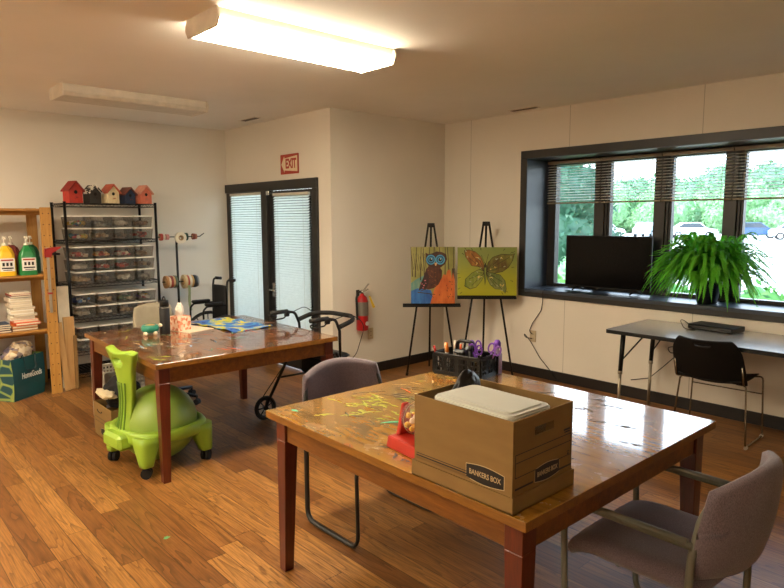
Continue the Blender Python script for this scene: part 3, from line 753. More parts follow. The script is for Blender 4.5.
# black stacking chair, faces +y
M_CHR = mat('chrome_wire', '#8f8677', .25, 1.); M_BPL = mat('black_shell', '#070707', .6, spec=.3)
t = thing('stacking_chair', 'black plastic chair on chrome sled legs facing the grey table', 'chair', (-1.715, 4.86, 0), R_(2))
def bk(u, v):
    x = (u - .5) * 2; z = .475 + v * .31; wd = .245 * (1 - .10 * v * v) * (1 if v < .62 else math.sqrt(max(.02, 1 - ((v - .62) / .46) ** 2.4 * .62)))
    y = -.20 - .16 * v + .07 * (1 - x * x) * -1 + .04 - .0; return (x * wd, y, z - .02 * x * x * (1 - v))
def hole(u, v): return abs(u - .5) < .13 and .83 < v < .92
MB().sheet(bk, 24, 20, .012, 0, hole).build('backrest', M_BPL, t, subsurf=1)
def stt(u, v):
    x = (u - .5) * 2; y = -.23 + v * .46; wd = .225 - .02 * abs(v - .5)
    return (x * wd, y, .452 + .03 * x * x - .025 * max(0, v - .8) * 5 * .2 + .02 * (max(0, .15 - v) / .15))
MB().sheet(stt, 12, 12, .014).build('seat', M_BPL, t, subsurf=1)
for s in (-1, 1):
    p = fillet([(s * .16, -.12, .445), (s * .225, -.13, .445), (s * .255, -.17, .012), (s * .262, .20, .012), (s * .245, .19, .46), (s * .16, .17, .45)], .025, 4)
    MB().tube(p, .0065, 0, 8).build('sled_leg', M_CHR, t)
    MB().tube(fillet([(s * .20, -.06, .44), (s * .228, -.2, .46), (s * .226, -.245, .60)], .04), .007, 0, 8).build('back_support', M_CHR, t)
    for y in (-.165, .195): MB().box((s * .258, y, .012), (.022, .034, .022), 0, .005).build('foot_glide', mat('clear_glide', '#b5aa9a', .3), t)
MB().tube([(-.25, .188, .33), (.25, .188, .33)], .005, 0, 8).build('cross_bar', M_CHR, t)
# ---------------------------------------------------------------- cardboard storage box on table 1
def m_card(name, c1, c2):
    t = NT(name); o = t.coord(); f = t.noise(t.mapping(o, (1, 1, 4)), 5, 3); t.bsdf(t.ramp(f, [(.3, lin(c1)), (.7, lin(c2))]), .7, 0, t.bump(f, .05, .002), .25); return t.m
M_CARD = m_card('kraft_cardboard', '#7d6138', '#866a3e'); M_CARDI = m_card('cardboard_inside', '#6d5532', '#7d6239'); M_PRT = mat('printed_ink', '#120d0a', .6)
M_CREAM = mat('cream_print', '#b09a72', .6)
BX0, BX1, BY0, BY1 = -1.462, -1.043, 1.428, 1.758; TZ = .76
bc = ((BX0 + BX1) / 2, (BY0 + BY1) / 2)
def open_box(mb, w, d, z0, z1, th, slots=False, mi=0):
    mb.box((0, 0, z0 + th / 2), (w, d, th), mi)
    for s in (-1, 1):
        mb.box((0, s * (d / 2 - th / 2), (z0 + z1) / 2), (w, th, z1 - z0), mi)
        x = s * (w / 2 - th / 2)
        if not slots: mb.box((x, 0, (z0 + z1) / 2), (th, d - 2 * th, z1 - z0), mi)
        else:
            a, b = slots; hh = d / 2 - th; sw = .05
            mb.box((x, 0, (z0 + a) / 2), (th, 2 * hh, a - z0), mi); mb.box((x, 0, (b + z1) / 2), (th, 2 * hh, z1 - b), mi)
            for q in (-1, 1):
                mb.box((x, q * (sw + hh) / 2, (a + b) / 2), (th, hh - sw, b - a), mi)
                # rounded slot ends
                r = (b - a) / 2; M = Matrix(((0, 0, 1, x - th / 2), (1, 0, 0, q * sw), (0, 1, 0, (a + b) / 2), (0, 0, 0, 1)))
                for e in (-1, 1):
                    pl = [(0, e * r)] + [(-q * r * math.sin(R_(15 * k)), e * r * math.cos(R_(15 * k))) for k in range(1, 7)] + [(0, 0)]
                    pl = [(0, e * r)] + [(-q * r + q * r * (1 - math.cos(R_(15 * k))), e * r * math.sin(R_(90 - 15 * k)) ) for k in range(0, 0)] + [(-q * r * 0, e * r)]
    return mb
lid = thing('box_lid', 'upturned kraft cardboard lid lying under the storage box', 'box lid', (bc[0], bc[1], TZ))
open_box(MB(), BX1 - BX0, BY1 - BY0, 0, .052, .004).build('tray', M_CARD, lid)
bw, bd, b0, b1 = .405, .316, .0045, .278
box = thing('storage_box', 'kraft cardboard storage box with black printed label on the spattered table', 'box', (bc[0], bc[1], TZ))
open_box(MB(), bw, bd, b0, b1, .0045, (.212, .240)).build('box_body', M_CARD, box)
Mf = Matrix(((1, 0, 0, 0), (0, 0, -1, -bd / 2 - .0002), (0, 1, 0, 0), (0, 0, 0, 1)))       # front (-y) face
Mr = Matrix(((0, 0, 1, bw / 2 + .0002), (1, 0, 0, 0), (0, 1, 0, 0), (0, 0, 0, 1)))         # right (+x) face
def badge(M, cx, cz, w, h, nm, par, txt=True):
    pl = [(-w / 2, -h * .36)] + [(-w / 2 + w * k / 10, -h * (.36 + .14 * math.sin(PI * k / 10))) for k in range(1, 10)] + [(w / 2, -h * .36), (w / 2, h * .36)] + [(w / 2 - w * k / 10, h * (.36 + .14 * math.sin(PI * k / 10))) for k in range(1, 10)] + [(-w / 2, h * .36)]
    B = M @ Matrix.Translation((cx, cz, 0)); o = MB().prism(pl, .0006, B).build(nm, M_PRT, par)
    MB().prism([(x * 1.03, y * 1.1) for x, y in pl], .0003, B).build('label_border', M_CREAM, o)
    if txt: lettering('BANKERS BOX', h * .42, B @ Matrix.Translation((0, 0, .0009)), M_CREAM, o, width=w * .84, depth=.0002, bold=.0004)
badge(Mf, .10, .085, .145, .056, 'printed_label', box); badge(Mr, .02, .085, .13, .052, 'printed_label', box)
mb = MB()
mb.box((-.075, -bd / 2 - .0004, .072), (.235, .0006, .004)).box((-.075, -bd / 2 - .0004, .080), (.235, .0006, .002)).box((-.075, -bd / 2 - .0004, .064), (.235, .0006, .007), 1)
mb.build('printed_stripes', [M_PRT, M_CARDI], box)
mb = MB(); X = bw / 2 + .0004
for (y0, y1, z) in ((-.145, .150, .175), (-.145, .150, .150), (-.145, .150, .105)): mb.box((X, (y0 + y1) / 2, z), (.0005, y1 - y0, .0022))
mb.box((X, -.145, .14), (.0005, .0022, .07)).box((X, .150, .14), (.0005, .0022, .07)).box((X, -.1, .07), (.0005, .09, .006)).box((X, .12, .07), (.0005, .07, .006))
mb.box((X, .125, .193), (.0005, .035, .006)).box((X, .127, .185), (.0005, .03, .004)).box((X, .135, .118), (.0005, .012, .003)).box((X, .135, .110), (.0005, .008, .006))
mb.build('printed_form', M_PRT, box)
# plastic tub with grey lid, standing in the box
M_LIDG = mat('grey_lid', '#c6c8c0', .4, var=.03); 
def m_clear(name, tint, fac, rough=.15):
    t = NT(name); t.noise(t.coord(), 3); tr = t.n('ShaderNodeBsdfTransparent', i_Color=lin(tint)); b = t.n('ShaderNodeBsdfPrincipled'); t.put(b.inputs['Base Color'], lin(tint)); b.inputs['Roughness'].default_value = rough
    mx = t.n('ShaderNodeMixShader', i_0=fac); t.put(mx.inputs[1], tr.outputs[0]); t.put(mx.inputs[2], b.outputs[0]); t.surf(mx.outputs[0]); return t.m
M_CLR = m_clear('clear_plastic', '#f2f4f2', .16); M_BIN = m_clear('cloudy_plastic', '#f0efea', .17, .3)
tub = thing('plastic_tub', 'clear plastic tub with grey lid standing inside the cardboard storage box', 'storage tub', (bc[0] + .028, bc[1] - .043, TZ + .0150), R_(-1.5))
tp = [( .285, .18), (.325, .205)]
mb = MB().taper((0, 0, 0), (.27, .165), (0, 0, .254), (.30, .19)); mb.build('tub_body', M_BIN, tub)
ll = MB().prism(rrect(.33, .212, .03, 6), .022, Matrix.Translation((0, 0, .250)), 0, 0, .006)
ll.prism(rrect(.29, .17, .02, 6), .005, Matrix.Translation((0, 0, .271)), 0, 0, .003); ll.build('lid', M_LIDG, tub)
# black bag crumpled behind it
def m_bag():
    t = NT('black_plastic_film'); o = t.coord(); t.bsdf(t.ramp(t.noise(o, 6), [(.3, lin('#0d0d0e')), (.7, lin('#1d1d1f'))]), .28, 0, t.bump(t.noise(o, 26, 4), .6, .02)); return t.m
M_BAGB = m_bag()
bg = MB()
def crumple(mb, c, r, seed, amp=.18, sub=4, mi=0, cut=None):
    b = bmesh.new(); bmesh.ops.create_icosphere(b, subdivisions=sub, radius=1)
    for v in b.verts:
        n = noise.noise(v.co * 2.2 + Vector((seed, 1, 2))) * amp + noise.noise(v.co * 5 + Vector((seed, 5, 2))) * amp * .5
        p = v.co * (1 + n); v.co = Vector((c[0] + p.x * r[0], c[1] + p.y * r[1], c[2] + p.z * r[2]))
        if cut is not None: v.co.z = max(cut, v.co.z)
    mb._merge(b, mi, None, True); return mb
o = crumple(MB(), (0, 0, .170), (.034, .088, .150), 3, .10, 4, 0, 0).build('plastic_bag', M_BAGB, None, (-1.413, 1.650, TZ + .01))
tag(o, 'crumpled black plastic bag bulging out behind the grey lid', 'bag')
# ---------------------------------------------------------------- red toy tumbler left of the box
M_RTOY = mat('red_plastic', '#b02a1a', .35, var=.05); M_WIRE = mat('clear_bead', '#e5c9b0', .25)
toy = thing('bingo_cage', 'small red plastic tumbler with clear globe of yellow balls beside the box', 'game', (-1.61, 1.60, TZ), R_(-6))
mb = MB().taper((0, 0, 0), (.19, .15), (0, 0, .045), (.18, .14), 0, .004).taper((-.075, .0, .045), (.022, .07), (-.070, 0, .165), (.016, .03), 0, .004).taper((.075, .0, .045), (.022, .07), (.070, 0, .165), (.016, .03), 0, .004)
mb.build('stand', M_RTOY, toy)
mb = MB().sphere((0, 0, .125), .062, 0, 24); mb.build('globe', m_clear('globe_plastic', '#fbf2ea', .10, .08), toy)
mb = MB()
for k in range(6):
    a = PI * k / 6; mb.torus(Matrix.Translation((0, 0, .125)) @ Matrix.Rotation(a, 4, 'X') @ Matrix.Rotation(PI / 2, 4, 'Y') @ Matrix.Rotation(0, 4, 'Z'), .063, .0016, 0, 28, 5)
mb.build('cage_ribs', M_WIRE, toy)
MB().cyl((-.095, 0, .125), (.095, 0, .125), .006).build('axle', M_RTOY, toy)
rg = random.Random(3); M_YB = mat('yellow_ball', '#e2b92c', .4); M_WB = mat('white_ball', '#e8dcc8', .4)
th_ = Matrix.Rotation(R_(-8), 4, 'Z'); pts = []
while len(pts) < 16:
    p = Vector((rg.uniform(-.05, .05), rg.uniform(-.05, .05), rg.uniform(-.052, .005)))
    if p.length < .048 and all((p - q).length > .0235 for q in pts): pts.append(p)
proto = {}
for k, p in enumerate(pts):
    kind = 'y' if k % 3 else 'w'; q = th_ @ Vector((p.x, p.y, p.z + .125)); loc = (toy.location.x + q.x, toy.location.y + q.y, TZ + q.z)
    if kind not in proto:
        o = MB().sphere((0, 0, 0), .0115, 0, 12).build('ball', M_YB if kind == 'y' else M_WB, None, loc); proto[kind] = o
        tag(o, ('small yellow' if kind == 'y' else 'small white') + ' ball inside the clear globe of the red tumbler', 'ball', 'balls in the red tumbler')
    else:
        o = proto[kind].copy(); COL.objects.link(o); o.location = loc
# ---------------------------------------------------------------- black supply caddy at the far corner of table 1
cad = thing('supply_caddy', 'black perforated plastic caddy of craft tools on the spattered table', 'caddy', (-2.25, 2.615, TZ), R_(10))
W, D, h = .295, .18, .118
def wallgrid(mb, a, b, n):
    """perforated wall from a to b (xy), square holes"""
    a = Vector((a[0], a[1], 0)); b = Vector((b[0], b[1], 0)); d = (b - a); L = d.length; ang = math.atan2(d.y, d.x)
    for zz, hh in ((.012, .024), (h - .009, .018)): mb.box((a + b) / 2 + Vector((0, 0, zz)), (L, .004, hh), 0, 0, ang)
    for zz in (.045, .072): mb.box((a + b) / 2 + Vector((0, 0, zz)), (L, .0035, .007), 0, 0, ang)
    for k in range(n + 1):
        wid = .007 if (k % 4) else .022
        mb.box(a + d * k / n + Vector((0, 0, h / 2)), (min(wid, .022), .0035, h - .01), 0, 0, ang)
mb = MB().box((0, 0, .003), (W - .02, D - .02, .006))
c4 = [(-W / 2, -D / 2), (W / 2, -D / 2), (W / 2, D / 2), (-W / 2, D / 2)]
for k in range(4): wallgrid(mb, c4[k], c4[(k + 1) % 4], 16 if k % 2 == 0 else 10)
mb.tube(fillet([(x, y, h) for x, y in c4], .03, 4, True), .006, 0, 8, closed=True); mb.box((0, 0, .07), (.006, D - .01, .13))
mb.build('basket', M_BLK, cad)
MB().tube(fillet([(-.055, 0, .08), (-.05, 0, .185), (.05, 0, .185), (.055, 0, .08)], .03), .0095, 0, 10, flat=1.4).build('handle', M_BLK, cad)
CM = Matrix.Translation(cad.location) @ Matrix.Rotation(R_(10), 4, 'Z')
def in_caddy(name, label, cat, x, y, parts, tilt=(0, 0), group=None, z=.007):
    p = CM @ Vector((x, y, z)); t = thing(name, label, cat, p, R_(10), group)
    t.rotation_euler = (tilt[0], tilt[1], R_(10))
    for nm, f, m in parts:
        mb = MB(); f(mb); mb.build(nm, m, t)
    return t
def marker(colr, label, x, y, tilt, ln=.15):
    m = mat('marker_' + colr[1:], colr, .4)
    in_caddy('marker_pen', label, 'marker', x, y, [('barrel', lambda b: b.cyl((0, 0, 0), (0, 0, ln * .68), .0075, None, 0, 12), M_WHT if colr != '#ded6c8' else M_WHT), ('cap', lambda b: b.cyl((0, 0, ln * .68), (0, 0, ln), .0085, .006, 0, 12), m)], tilt, 'markers in the caddy')
marker('#b3261e', 'red marker leaning out at the left end of the black caddy', -.125, -.05, (.1, -.28)); marker('#e07a1f', 'orange marker standing in the left half of the black caddy', -.075, -.05, (.05, -.05), .17)
marker('#e8b98a', 'peach marker beside the orange one in the black caddy', -.1, -.02, (0, -.12), .16); marker('#f0e3cc', 'cream capped marker behind the orange one in the black caddy', -.085, .03, (-.05, -.05), .165)
marker('#d95a18', 'dark orange marker right of the peach one in the black caddy', -.06, .03, (-.05, .06), .15); marker('#3c6a9a', 'blue marker leaning near the handle of the black caddy', -.035, -.055, (.05, .08), .14); marker('#9aa3a8', 'grey capped marker close to the blue one in the black caddy', -.03, .04, (-.05, .1), .135)
M_PUR = mat('purple_plastic', '#6a34a8', .4); M_PURL = mat('lilac_plastic', '#8d5bc4', .4)
def scissors(mb_unused=None): pass
def scis(label, x, y, tilt, m):
    t = in_caddy('scissors', label, 'scissors', x, y, [('blades', lambda b: b.taper((-.004, 0, 0), (.004, .003), (-.004, 0, .12), (.014, .003)).taper((.004, .003, 0), (.004, .003), (.004, .003, .12), (.014, .003)), M_CHROME)], tilt, 'purple handled scissors in the caddy')
    for s in (-1, 1):
        mb = MB(); mb.tube([(s * .004, 0, .10), (s * .008, 0, .125)], .006); mb.tube([(s * .021 + .017 * math.cos(k * PI / 8), 0, .152 + .026 * math.sin(k * PI / 8)) for k in range(16)], .005, 0, 8, closed=True); mb.build('handle', m, t)
scis('purple handled scissors standing at the right end of the black caddy', .085, -.03, (.1, .05), M_PUR); scis('purple handled scissors leaning furthest right out of the black caddy', .11, .03, (-.1, .32), M_PURL)
scis('purple handled scissors right beside the handle of the black caddy', .05, .04, (-.05, -.1), M_PUR)
in_caddy('glue_stick', 'dark upright tube beside the handle in the black caddy', 'tube', .055, -.045, [('barrel', lambda b: b.cyl((0, 0, 0), (0, 0, .14), .012), M_BLK), ('cap', lambda b: b.cyl((0, 0, .14), (0, 0, .17), .013, .011), mat('dark_cap', '#241c22', .4))], (.02, .05))
in_caddy('plastic_case', 'dark bulky plastic case filling the middle of the black caddy', 'case', -.0, -.055, [('body', lambda b: b.box((0, 0, .07), (.075, .04, .14), 0, .012), M_BLK), ('label', lambda b: b.box((-.01, -.0205, .11), (.03, .001, .02)), M_LAB)], (0, 0))
t = thing('glue_bottle', 'pale lilac bottle with purple cap just behind the black caddy', 'bottle', (-2.135, 2.752, TZ))
MB().lathe([(0, 0), (.026, 0), (.028, .01), (.028, .11), (.012, .135), (.012, .145), (0, .145)], 18).build('bottle', m_clear('lilac_clear', '#cfc4ea', .5, .3), t)
MB().lathe([(0, .145), (.016, .145), (.02, .155), (.02, .175), (.012, .19), (0, .19)], 16).build('cap', M_PUR, t)
# ---------------------------------------------------------------- things on table 2
t = thing('ceramic_dish', 'small teal and white animal shaped dish on the stained table', 'dish', (-4.66, 1.80, TZ), R_(-20))
M_TEAL = mat('teal_ceramic', '#1f7b66', .3); M_CRM = mat('cream_ceramic', '#dccdb0', .35)
MB().lathe([(0, .02), (.045, .02), (.062, .035), (.066, .055), (.055, .075), (.048, .078), (.046, .06), (.03, .05), (0, .048)], 26).build('bowl', M_TEAL, t)
MB().lathe([(0, .052), (.044, .056), (.046, .07), (.03, .078), (0, .08)], 22).build('filling', mat('tan_filling', '#b58c58', .6), t)
for x, y in ((.045, -.035), (.045, .035), (-.045, -.035), (-.045, .035)): MB().sphere((x, y, .016), .016, 0, 14, (1.1, 1, 1)).build('foot', M_CRM, t)
MB().sphere((.0, .075, .07), .022, 0, 14, (1.2, .8, .7)).build('head', M_CRM, t)
t = thing('thermos', 'tall matte black drinking flask standing on the stained table', 'flask', (-4.635, 1.905, TZ))
MB().lathe([(0, 0), (.036, 0), (.038, .006), (.038, .19), (.03, .21), (0, .21)], 24).build('body', mat('flask_black', '#1a1a1c', .45), t)
MB().lathe([(0, .21), (.033, .21), (.033, .25), (.03, .256), (0, .256)], 24).build('lid', M_BLK, t); MB().torus(Matrix.Translation((0, 0, .262)) @ Matrix.Rotation(PI / 2, 4, 'X'), .02, .005).build('carry_loop', M_BLK, t)
MB().box((.0, 0, .20), (.079, .06, .006), 0, .002).build('grey_band', M_LAB, t)
def m_pat(name, cols, sc, seed=0):
    t = NT(name); v = t.n('ShaderNodeTexVoronoi', i_Vector=t.mapping(t.coord(), loc=(seed, 0, 0)), i_Scale=sc); sp = t.n('ShaderNodeSeparateColor', i_Color=v.outputs['Color'])
    t.bsdf(t.ramp(sp.outputs[0], [(k / len(cols), lin(c)) for k, c in enumerate(cols)], 'CONSTANT'), .7); return t.m
t = thing('tissue_box', 'coral and cream patterned tissue box on the stained table', 'tissue box', (-4.70, 2.05, TZ + .004), R_(14))
MB().box((0, 0, .055), (.12, .12, .11), 0, .003).build('carton', m_pat('coral_pattern', ['#d98a68', '#ecd2b8', '#d07a5a', '#e9c2a4'], 42), t)
crumple(MB(), (0, 0, .15), (.022, .035, .055), 5, .4, 3).build('tissue', mat('tissue_white', '#e9e0d2', .8), t)
o = tag(MB().box((0, 0, .002), (.30, .24, .004), 0, .001).build('paper_sheet', mat('cream_paper', '#e0cdb2', .7), None, (-4.69, 2.12, TZ)), 'cream paper sheet lying under the coral tissue box', 'paper'); o.rotation_euler = (0, 0, R_(14))
def m_cloth():
    t = NT('painted_canvas'); o = t.coord(); n = t.noise(t.mapping(o, (1, 1, 1)), 4.5, 3, .55, 1.2)
    c = t.ramp(n, [(0, lin('#16357e')), (.36, lin('#2a5fae')), (.45, lin('#3b86c0')), (.50, lin('#d7c62c')), (.56, lin('#a9b52a')), (.60, lin('#2f7fb8')), (.68, lin('#b8332a')), (.72, lin('#1f4c98'))], 'CONSTANT'); t.bsdf(c, .7, 0, t.bump(t.noise(o, 90, 2), .2, .002)); return t.m
cl = MB()
def cf(u, v):
    x = (u - .5) * .66; y = (v - .5) * .36
    return (x, y, .004 + .010 * (1 + math.sin(u * 17 + v * 3)) * (.35 + .65 * abs(v - .5) * 2) * (.6 + .4 * noise.noise(Vector((u * 4, v * 4, 1)))))
o = cl.sheet(cf, 40, 24, -.002).build('painted_cloth', m_cloth(), None, (-4.64, 2.455, TZ)); o.rotation_euler = (0, 0, R_(4))
tag(o, 'blue yellow and red painted canvas cloth spread on the stained table', 'cloth')
# ---------------------------------------------------------------- black wire rack
M_WIREB = mat('black_wire', '#121112', .4, .5)
RX0, RX1, RY0, RY1 = -7.0, -6.56, 1.775, 2.65
rc = ((RX0 + RX1) / 2, (RY0 + RY1) / 2); rw, rd = RX1 - RX0, RY1 - RY0
rack = thing('wire_rack', 'tall black wire rack filled with clear shoebox bins', 'rack', (rc[0], rc[1], 0))
SH = [1.785, 1.423, .995, .654, .325, .10]
for sx in (-1, 1):
    for sy in (-1, 1): MB().cyl((sx * rw / 2, sy * rd / 2, 0), (sx * rw / 2, sy * rd / 2, 1.795), .0135, None, 0, 12).cyl((sx * rw / 2, sy * rd / 2, 1.79), (sx * rw / 2, sy * rd / 2, 1.797), .0155, None, 0, 12).build('post', M_WIREB, rack)
for z in SH:
    mb = MB()
    for s in (-1, 1):
        for dz in (-.004, -.034):
            mb.tube([(s * rw / 2, -rd / 2, z + dz), (s * rw / 2, rd / 2, z + dz)], .0035, 0, 6); mb.tube([(-rw / 2, s * rd / 2, z + dz), (rw / 2, s * rd / 2, z + dz)], .0035, 0, 6)
        n = 24; mb.tube([(s * rw / 2, -rd / 2 + rd * k / n, z + (-.004 if k % 2 else -.034)) for k in range(n + 1)], .0022, 0, 5)
        mb.tube([(-rw / 2 + rw * k / 12, s * rd / 2, z + (-.004 if k % 2 else -.034)) for k in range(13)], .0022, 0, 5)
    for k in range(1, 22): mb.tube([(-rw / 2, -rd / 2 + rd * k / 22, z - .0025), (rw / 2, -rd / 2 + rd * k / 22, z - .0025)], .0018, 0, 5)
    for k in (1, 2): mb.tube([(-rw / 2 + rw * k / 3, -rd / 2, z - .0055), (-rw / 2 + rw * k / 3, rd / 2, z - .0055)], .0025, 0, 5)
    mb.build('wire_shelf', M_WIREB, rack)
# shoebox bins
M_LIDW = mat('white_lid', '#f0ece2', .45, var=.03)
bw_, bl_, bh_ = .19, .36, .106
M_BINT = m_clear('smoky_plastic', '#d6d4d0', .10, .25)
proto_bin = None
SUP = {'red': ['#a3241c', '#c94a35', '#e3c8b4', '#7d1a18'], 'pink': ['#c45a66', '#e3b7a8', '#a83b4c', '#e9dccb'], 'white': ['#e8e2d6', '#cfc8ba', '#bdb5a6'], 'brown': ['#6a4a30', '#8c6a48', '#4a3322', '#b39a78'],
       'orange': ['#c65a22', '#d98a3c', '#a33a1c', '#e2c49a'], 'multicoloured': ['#c8a42c', '#3f7f9a', '#b23c4e', '#6d9a3e', '#e4ded2', '#5b3f7a'], 'grey': ['#8a8880', '#6c6a66', '#a8a59c'], 'dark': ['#3a3a38', '#55443a', '#2a3038', '#6b5a4a'],
       'blue': ['#2d4a9a', '#4a78b8', '#d9d8d2', '#34406a'], 'green': ['#2f6a50', '#4f8a6a', '#b9b08a', '#274a44'], 'tan': ['#b79a70', '#cdb894', '#94744a']}
LAY = [['multicoloured', 'grey', 'white', 'brown'], ['multicoloured', 'tan', 'dark', 'red'], ['red', 'orange', 'pink', 'brown'], ['white', 'red', 'red', 'brown'], ['tan', 'brown', 'white', 'grey'],
       ['blue', 'tan', 'green', 'multicoloured'], ['white', 'white', 'brown', 'tan'], ['grey', 'dark', 'tan', 'white'], ['white', 'grey', 'tan', 'white']]
# base heights of the nine rows of bins
ZR = [SH[1] + .001 + bh_ + .017, SH[1] + .001, SH[2] + .001 + 2 * (bh_ + .017), SH[2] + .001 + (bh_ + .017), SH[2] + .001, SH[3] + .001 + bh_ + .017, SH[3] + .001, SH[4] + .001 + bh_ + .017, SH[4] + .001]
ROWN = ['top', 'second', 'third', 'fourth', 'fifth', 'sixth', 'seventh', 'eighth', 'lowest']; COLN = ['first', 'second', 'third', 'last']
rg = random.Random(17)
for r, z in enumerate(ZR):
    for c in range(4):
        y = RY0 + .150 + c * .2017 - .0; x = RX1 - bl_ / 2 - .012 + rg.uniform(-.008, .006); nm = LAY[r][c]
        lab = 'clear white-lidded bin of %s supplies, %s in the %s row of the wire rack' % (nm, COLN[c], ROWN[r])
        if proto_bin is None:
            b = thing('shoebox_bin', lab, 'storage bin', (x, y, z), 0, 'clear bins on the wire rack')
            mb = MB(); th = .002
            t0, t1 = (bl_ - .03, bw_ - .03), (bl_ - .006, bw_ - .008)
            mb.box((0, 0, th / 2), (t0[0], t0[1], th))
            for k in range(4):
                a = [(-1, -1), (1, -1), (1, 1), (-1, 1)][k]; d = [(1, -1), (1, 1), (-1, 1), (-1, -1)][k]
                p = lambda q, tt, zz: (q[0] * tt[0] / 2, q[1] * tt[1] / 2, zz)
                mb.poly([p(a, t0, 0), p(d, t0, 0), p(d, t1, bh_), p(a, t1, bh_)])
            mb.build('tub', M_BINT, b)
            MB().prism(rrect(bl_, bw_, .012), .007, Matrix.Translation((0, 0, bh_))).prism(rrect(bl_ - .02, bw_ - .02, .01), .004, Matrix.Translation((0, 0, bh_ + .007)), 0).build('lid', M_LIDW, b)
            proto_bin = b
        else: dup(proto_bin, (x, y, z), 0, lab)
        mb = MB(); cols = SUP[nm]; fill = rg.uniform(.35, .8)
        for k in range(38):
            s = rg.uniform(.014, .036); zz = rg.uniform(.004 + s, max(.006 + s, bh_ * fill - s)); px, py = rg.uniform(-.12, .125), rg.uniform(-.05, .05)
            if rg.random() < .5: mb.box((px, py, zz), (s * rg.uniform(.8, 2), s * rg.uniform(.8, 2), s * .8), k % len(cols), 0, rg.uniform(0, 3), None, rg.uniform(-.5, .5))
            elif rg.random() < .5: mb.sphere((px, py, zz), s * .7, k % len(cols), 8)
            else:
                a = rg.uniform(0, 3.1); l = rg.uniform(.02, .045); mb.cyl((px - .7 * l * math.cos(a), py * .4 - l * .6 * math.sin(a), zz), (px + .7 * l * math.cos(a), py * .4 + l * .6 * math.sin(a), zz), s * .3, None, k % len(cols), 8)
        o = mb.build('craft_supplies', [mat('supply_' + q[1:], q, .6) for q in cols], None, (x, y, z + .002))
        tag(o, '%s craft supplies inside the %s bin of the %s row on the wire rack' % (nm, COLN[c], ROWN[r]), 'craft supplies', None, 'stuff')
# birdhouses along the top
def birdhouse(label, y, w, hgt, cb, cr, hole='#120d0b', spots=None, rz=0., dz=0., dx=0.):
    t = thing('birdhouse', label, 'birdhouse', (RX1 - .07 + dx, y, SH[0] + .001), rz, 'birdhouses on the wire rack'); d = .112
    hw = hgt * .58; M = Matrix(((0, 0, 1, -d / 2), (1, 0, 0, 0), (0, 1, 0, 0), (0, 0, 0, 1)))
    pent = [(-w / 2, 0), (w / 2, 0), (w / 2, hw), (0, hgt - .012), (-w / 2, hw)]
    MB().prism(pent, d, M).build('house', mat('bh_' + cb[1:], cb, .6, var=.15, scale=30), t)
    mb = MB(); ex = .014; sl = (hgt - .012 - hw) / (w / 2); yb = w / 2 + ex
    for s in (-1, 1):
        p = [(0, hgt - .012), (s * yb, hgt - .012 - sl * yb), (s * yb, hgt - .012 - sl * yb + .012), (0, hgt + .002)]
        if s < 0: p = p[::-1]
        mb.prism(p, d + .035, M, 0, -.012)
    rf = mb.build('roof', mat('bh_' + cr[1:], cr, .6, var=.15, scale=30) if not spots else spots, t)
    MB().cyl((d / 2, 0, hw * .85), (d / 2 + .001, 0, hw * .85), w * .13, None, 0, 16).build('entrance_hole', mat('bh_hole', hole, .9), t)
    MB().cyl((d / 2, 0, hw * .42), (d / 2 + .03, 0, hw * .42), .004, None, 0, 8).build('perch', mat('bh_' + cr[1:], cr, .6), t)
    return t
def m_cow():
    t = NT('cow_spots'); t.bsdf(t.ramp(t.noise(t.coord(), 26, 1), [(0, lin('#e6e0d2')), (.5, lin('#17130f'))], 'CONSTANT'), .6); return t.m
birdhouse('bright red birdhouse with red roof, leftmost on the wire rack', 1.875, .135, .21, '#b0301f', '#8a2016', rz=.24)
birdhouse('dark birdhouse with black and white spotted roof on the wire rack', 2.052, .12, .175, '#2c2723', '#2a2724', spots=m_cow(), rz=.26)
birdhouse('cream birdhouse with salmon roof in the middle of the wire rack top', 2.225, .125, .19, '#e0cfa4', '#b5553d', rz=.24)
birdhouse('navy blue birdhouse with reddish brown roof on the wire rack', 2.39, .115, .165, '#20304c', '#6b3a30', rz=.27)
birdhouse('salmon pink birdhouse with pink roof, rightmost on the wire rack', 2.555, .125, .19, '#cf6f55', '#c98a74', rz=.22)

# ---------------------------------------------------------------- pine shelving unit at the left edge
M_PINE = wood('pine_board', '#9a6a2c', '#c79348', .55, 2, .8, 0, '#b28038'); M_PINEH = wood('pine_shelf', '#8c5f28', '#bb8840', .55, 1, .8, 0, '#a87634')
UX0, UX1, UY0, UY1 = -6.90, -6.37, .62, 1.607
un = thing('pine_shelf', 'pine wood shelving unit with drilled uprights at the left wall', 'shelf', ((UX0 + UX1) / 2, (UY0 + UY1) / 2, 0)); uw, ud = UX1 - UX0, UY1 - UY0
for sx in (-1, 1):
    for sy in (-1, 1):
        x, y = sx * (uw / 2 - .011), sy * (ud / 2 - .046)
        mb = MB().box((x, y, .868), (.022, .09, 1.736), 0, .002)
        for k in range(17):
            for q in (-1, 1): mb.cyl((x + sx * .0112, y + q * .024, .08 + k * .1), (x + sx * .0118, y + q * .024, .08 + k * .1), .005, None, 1, 8)
        mb.build('upright', [M_PINE, M_DARK], un)
for z, nm in ((1.725, 'shelf_board'), (1.125, 'shelf_board'), (.615, 'shelf_board')):
    MB().box((0, 0, z - .011), (uw - .046, ud - .002, .022), 0, .002).build(nm, M_PINEH, un)
    for sx in (-.93, .6): MB().box((sx * (uw / 2 - .034 - .0), 0, z - .04), (.02, ud - .01, .036)).build('shelf_batten', M_PINEH, un)
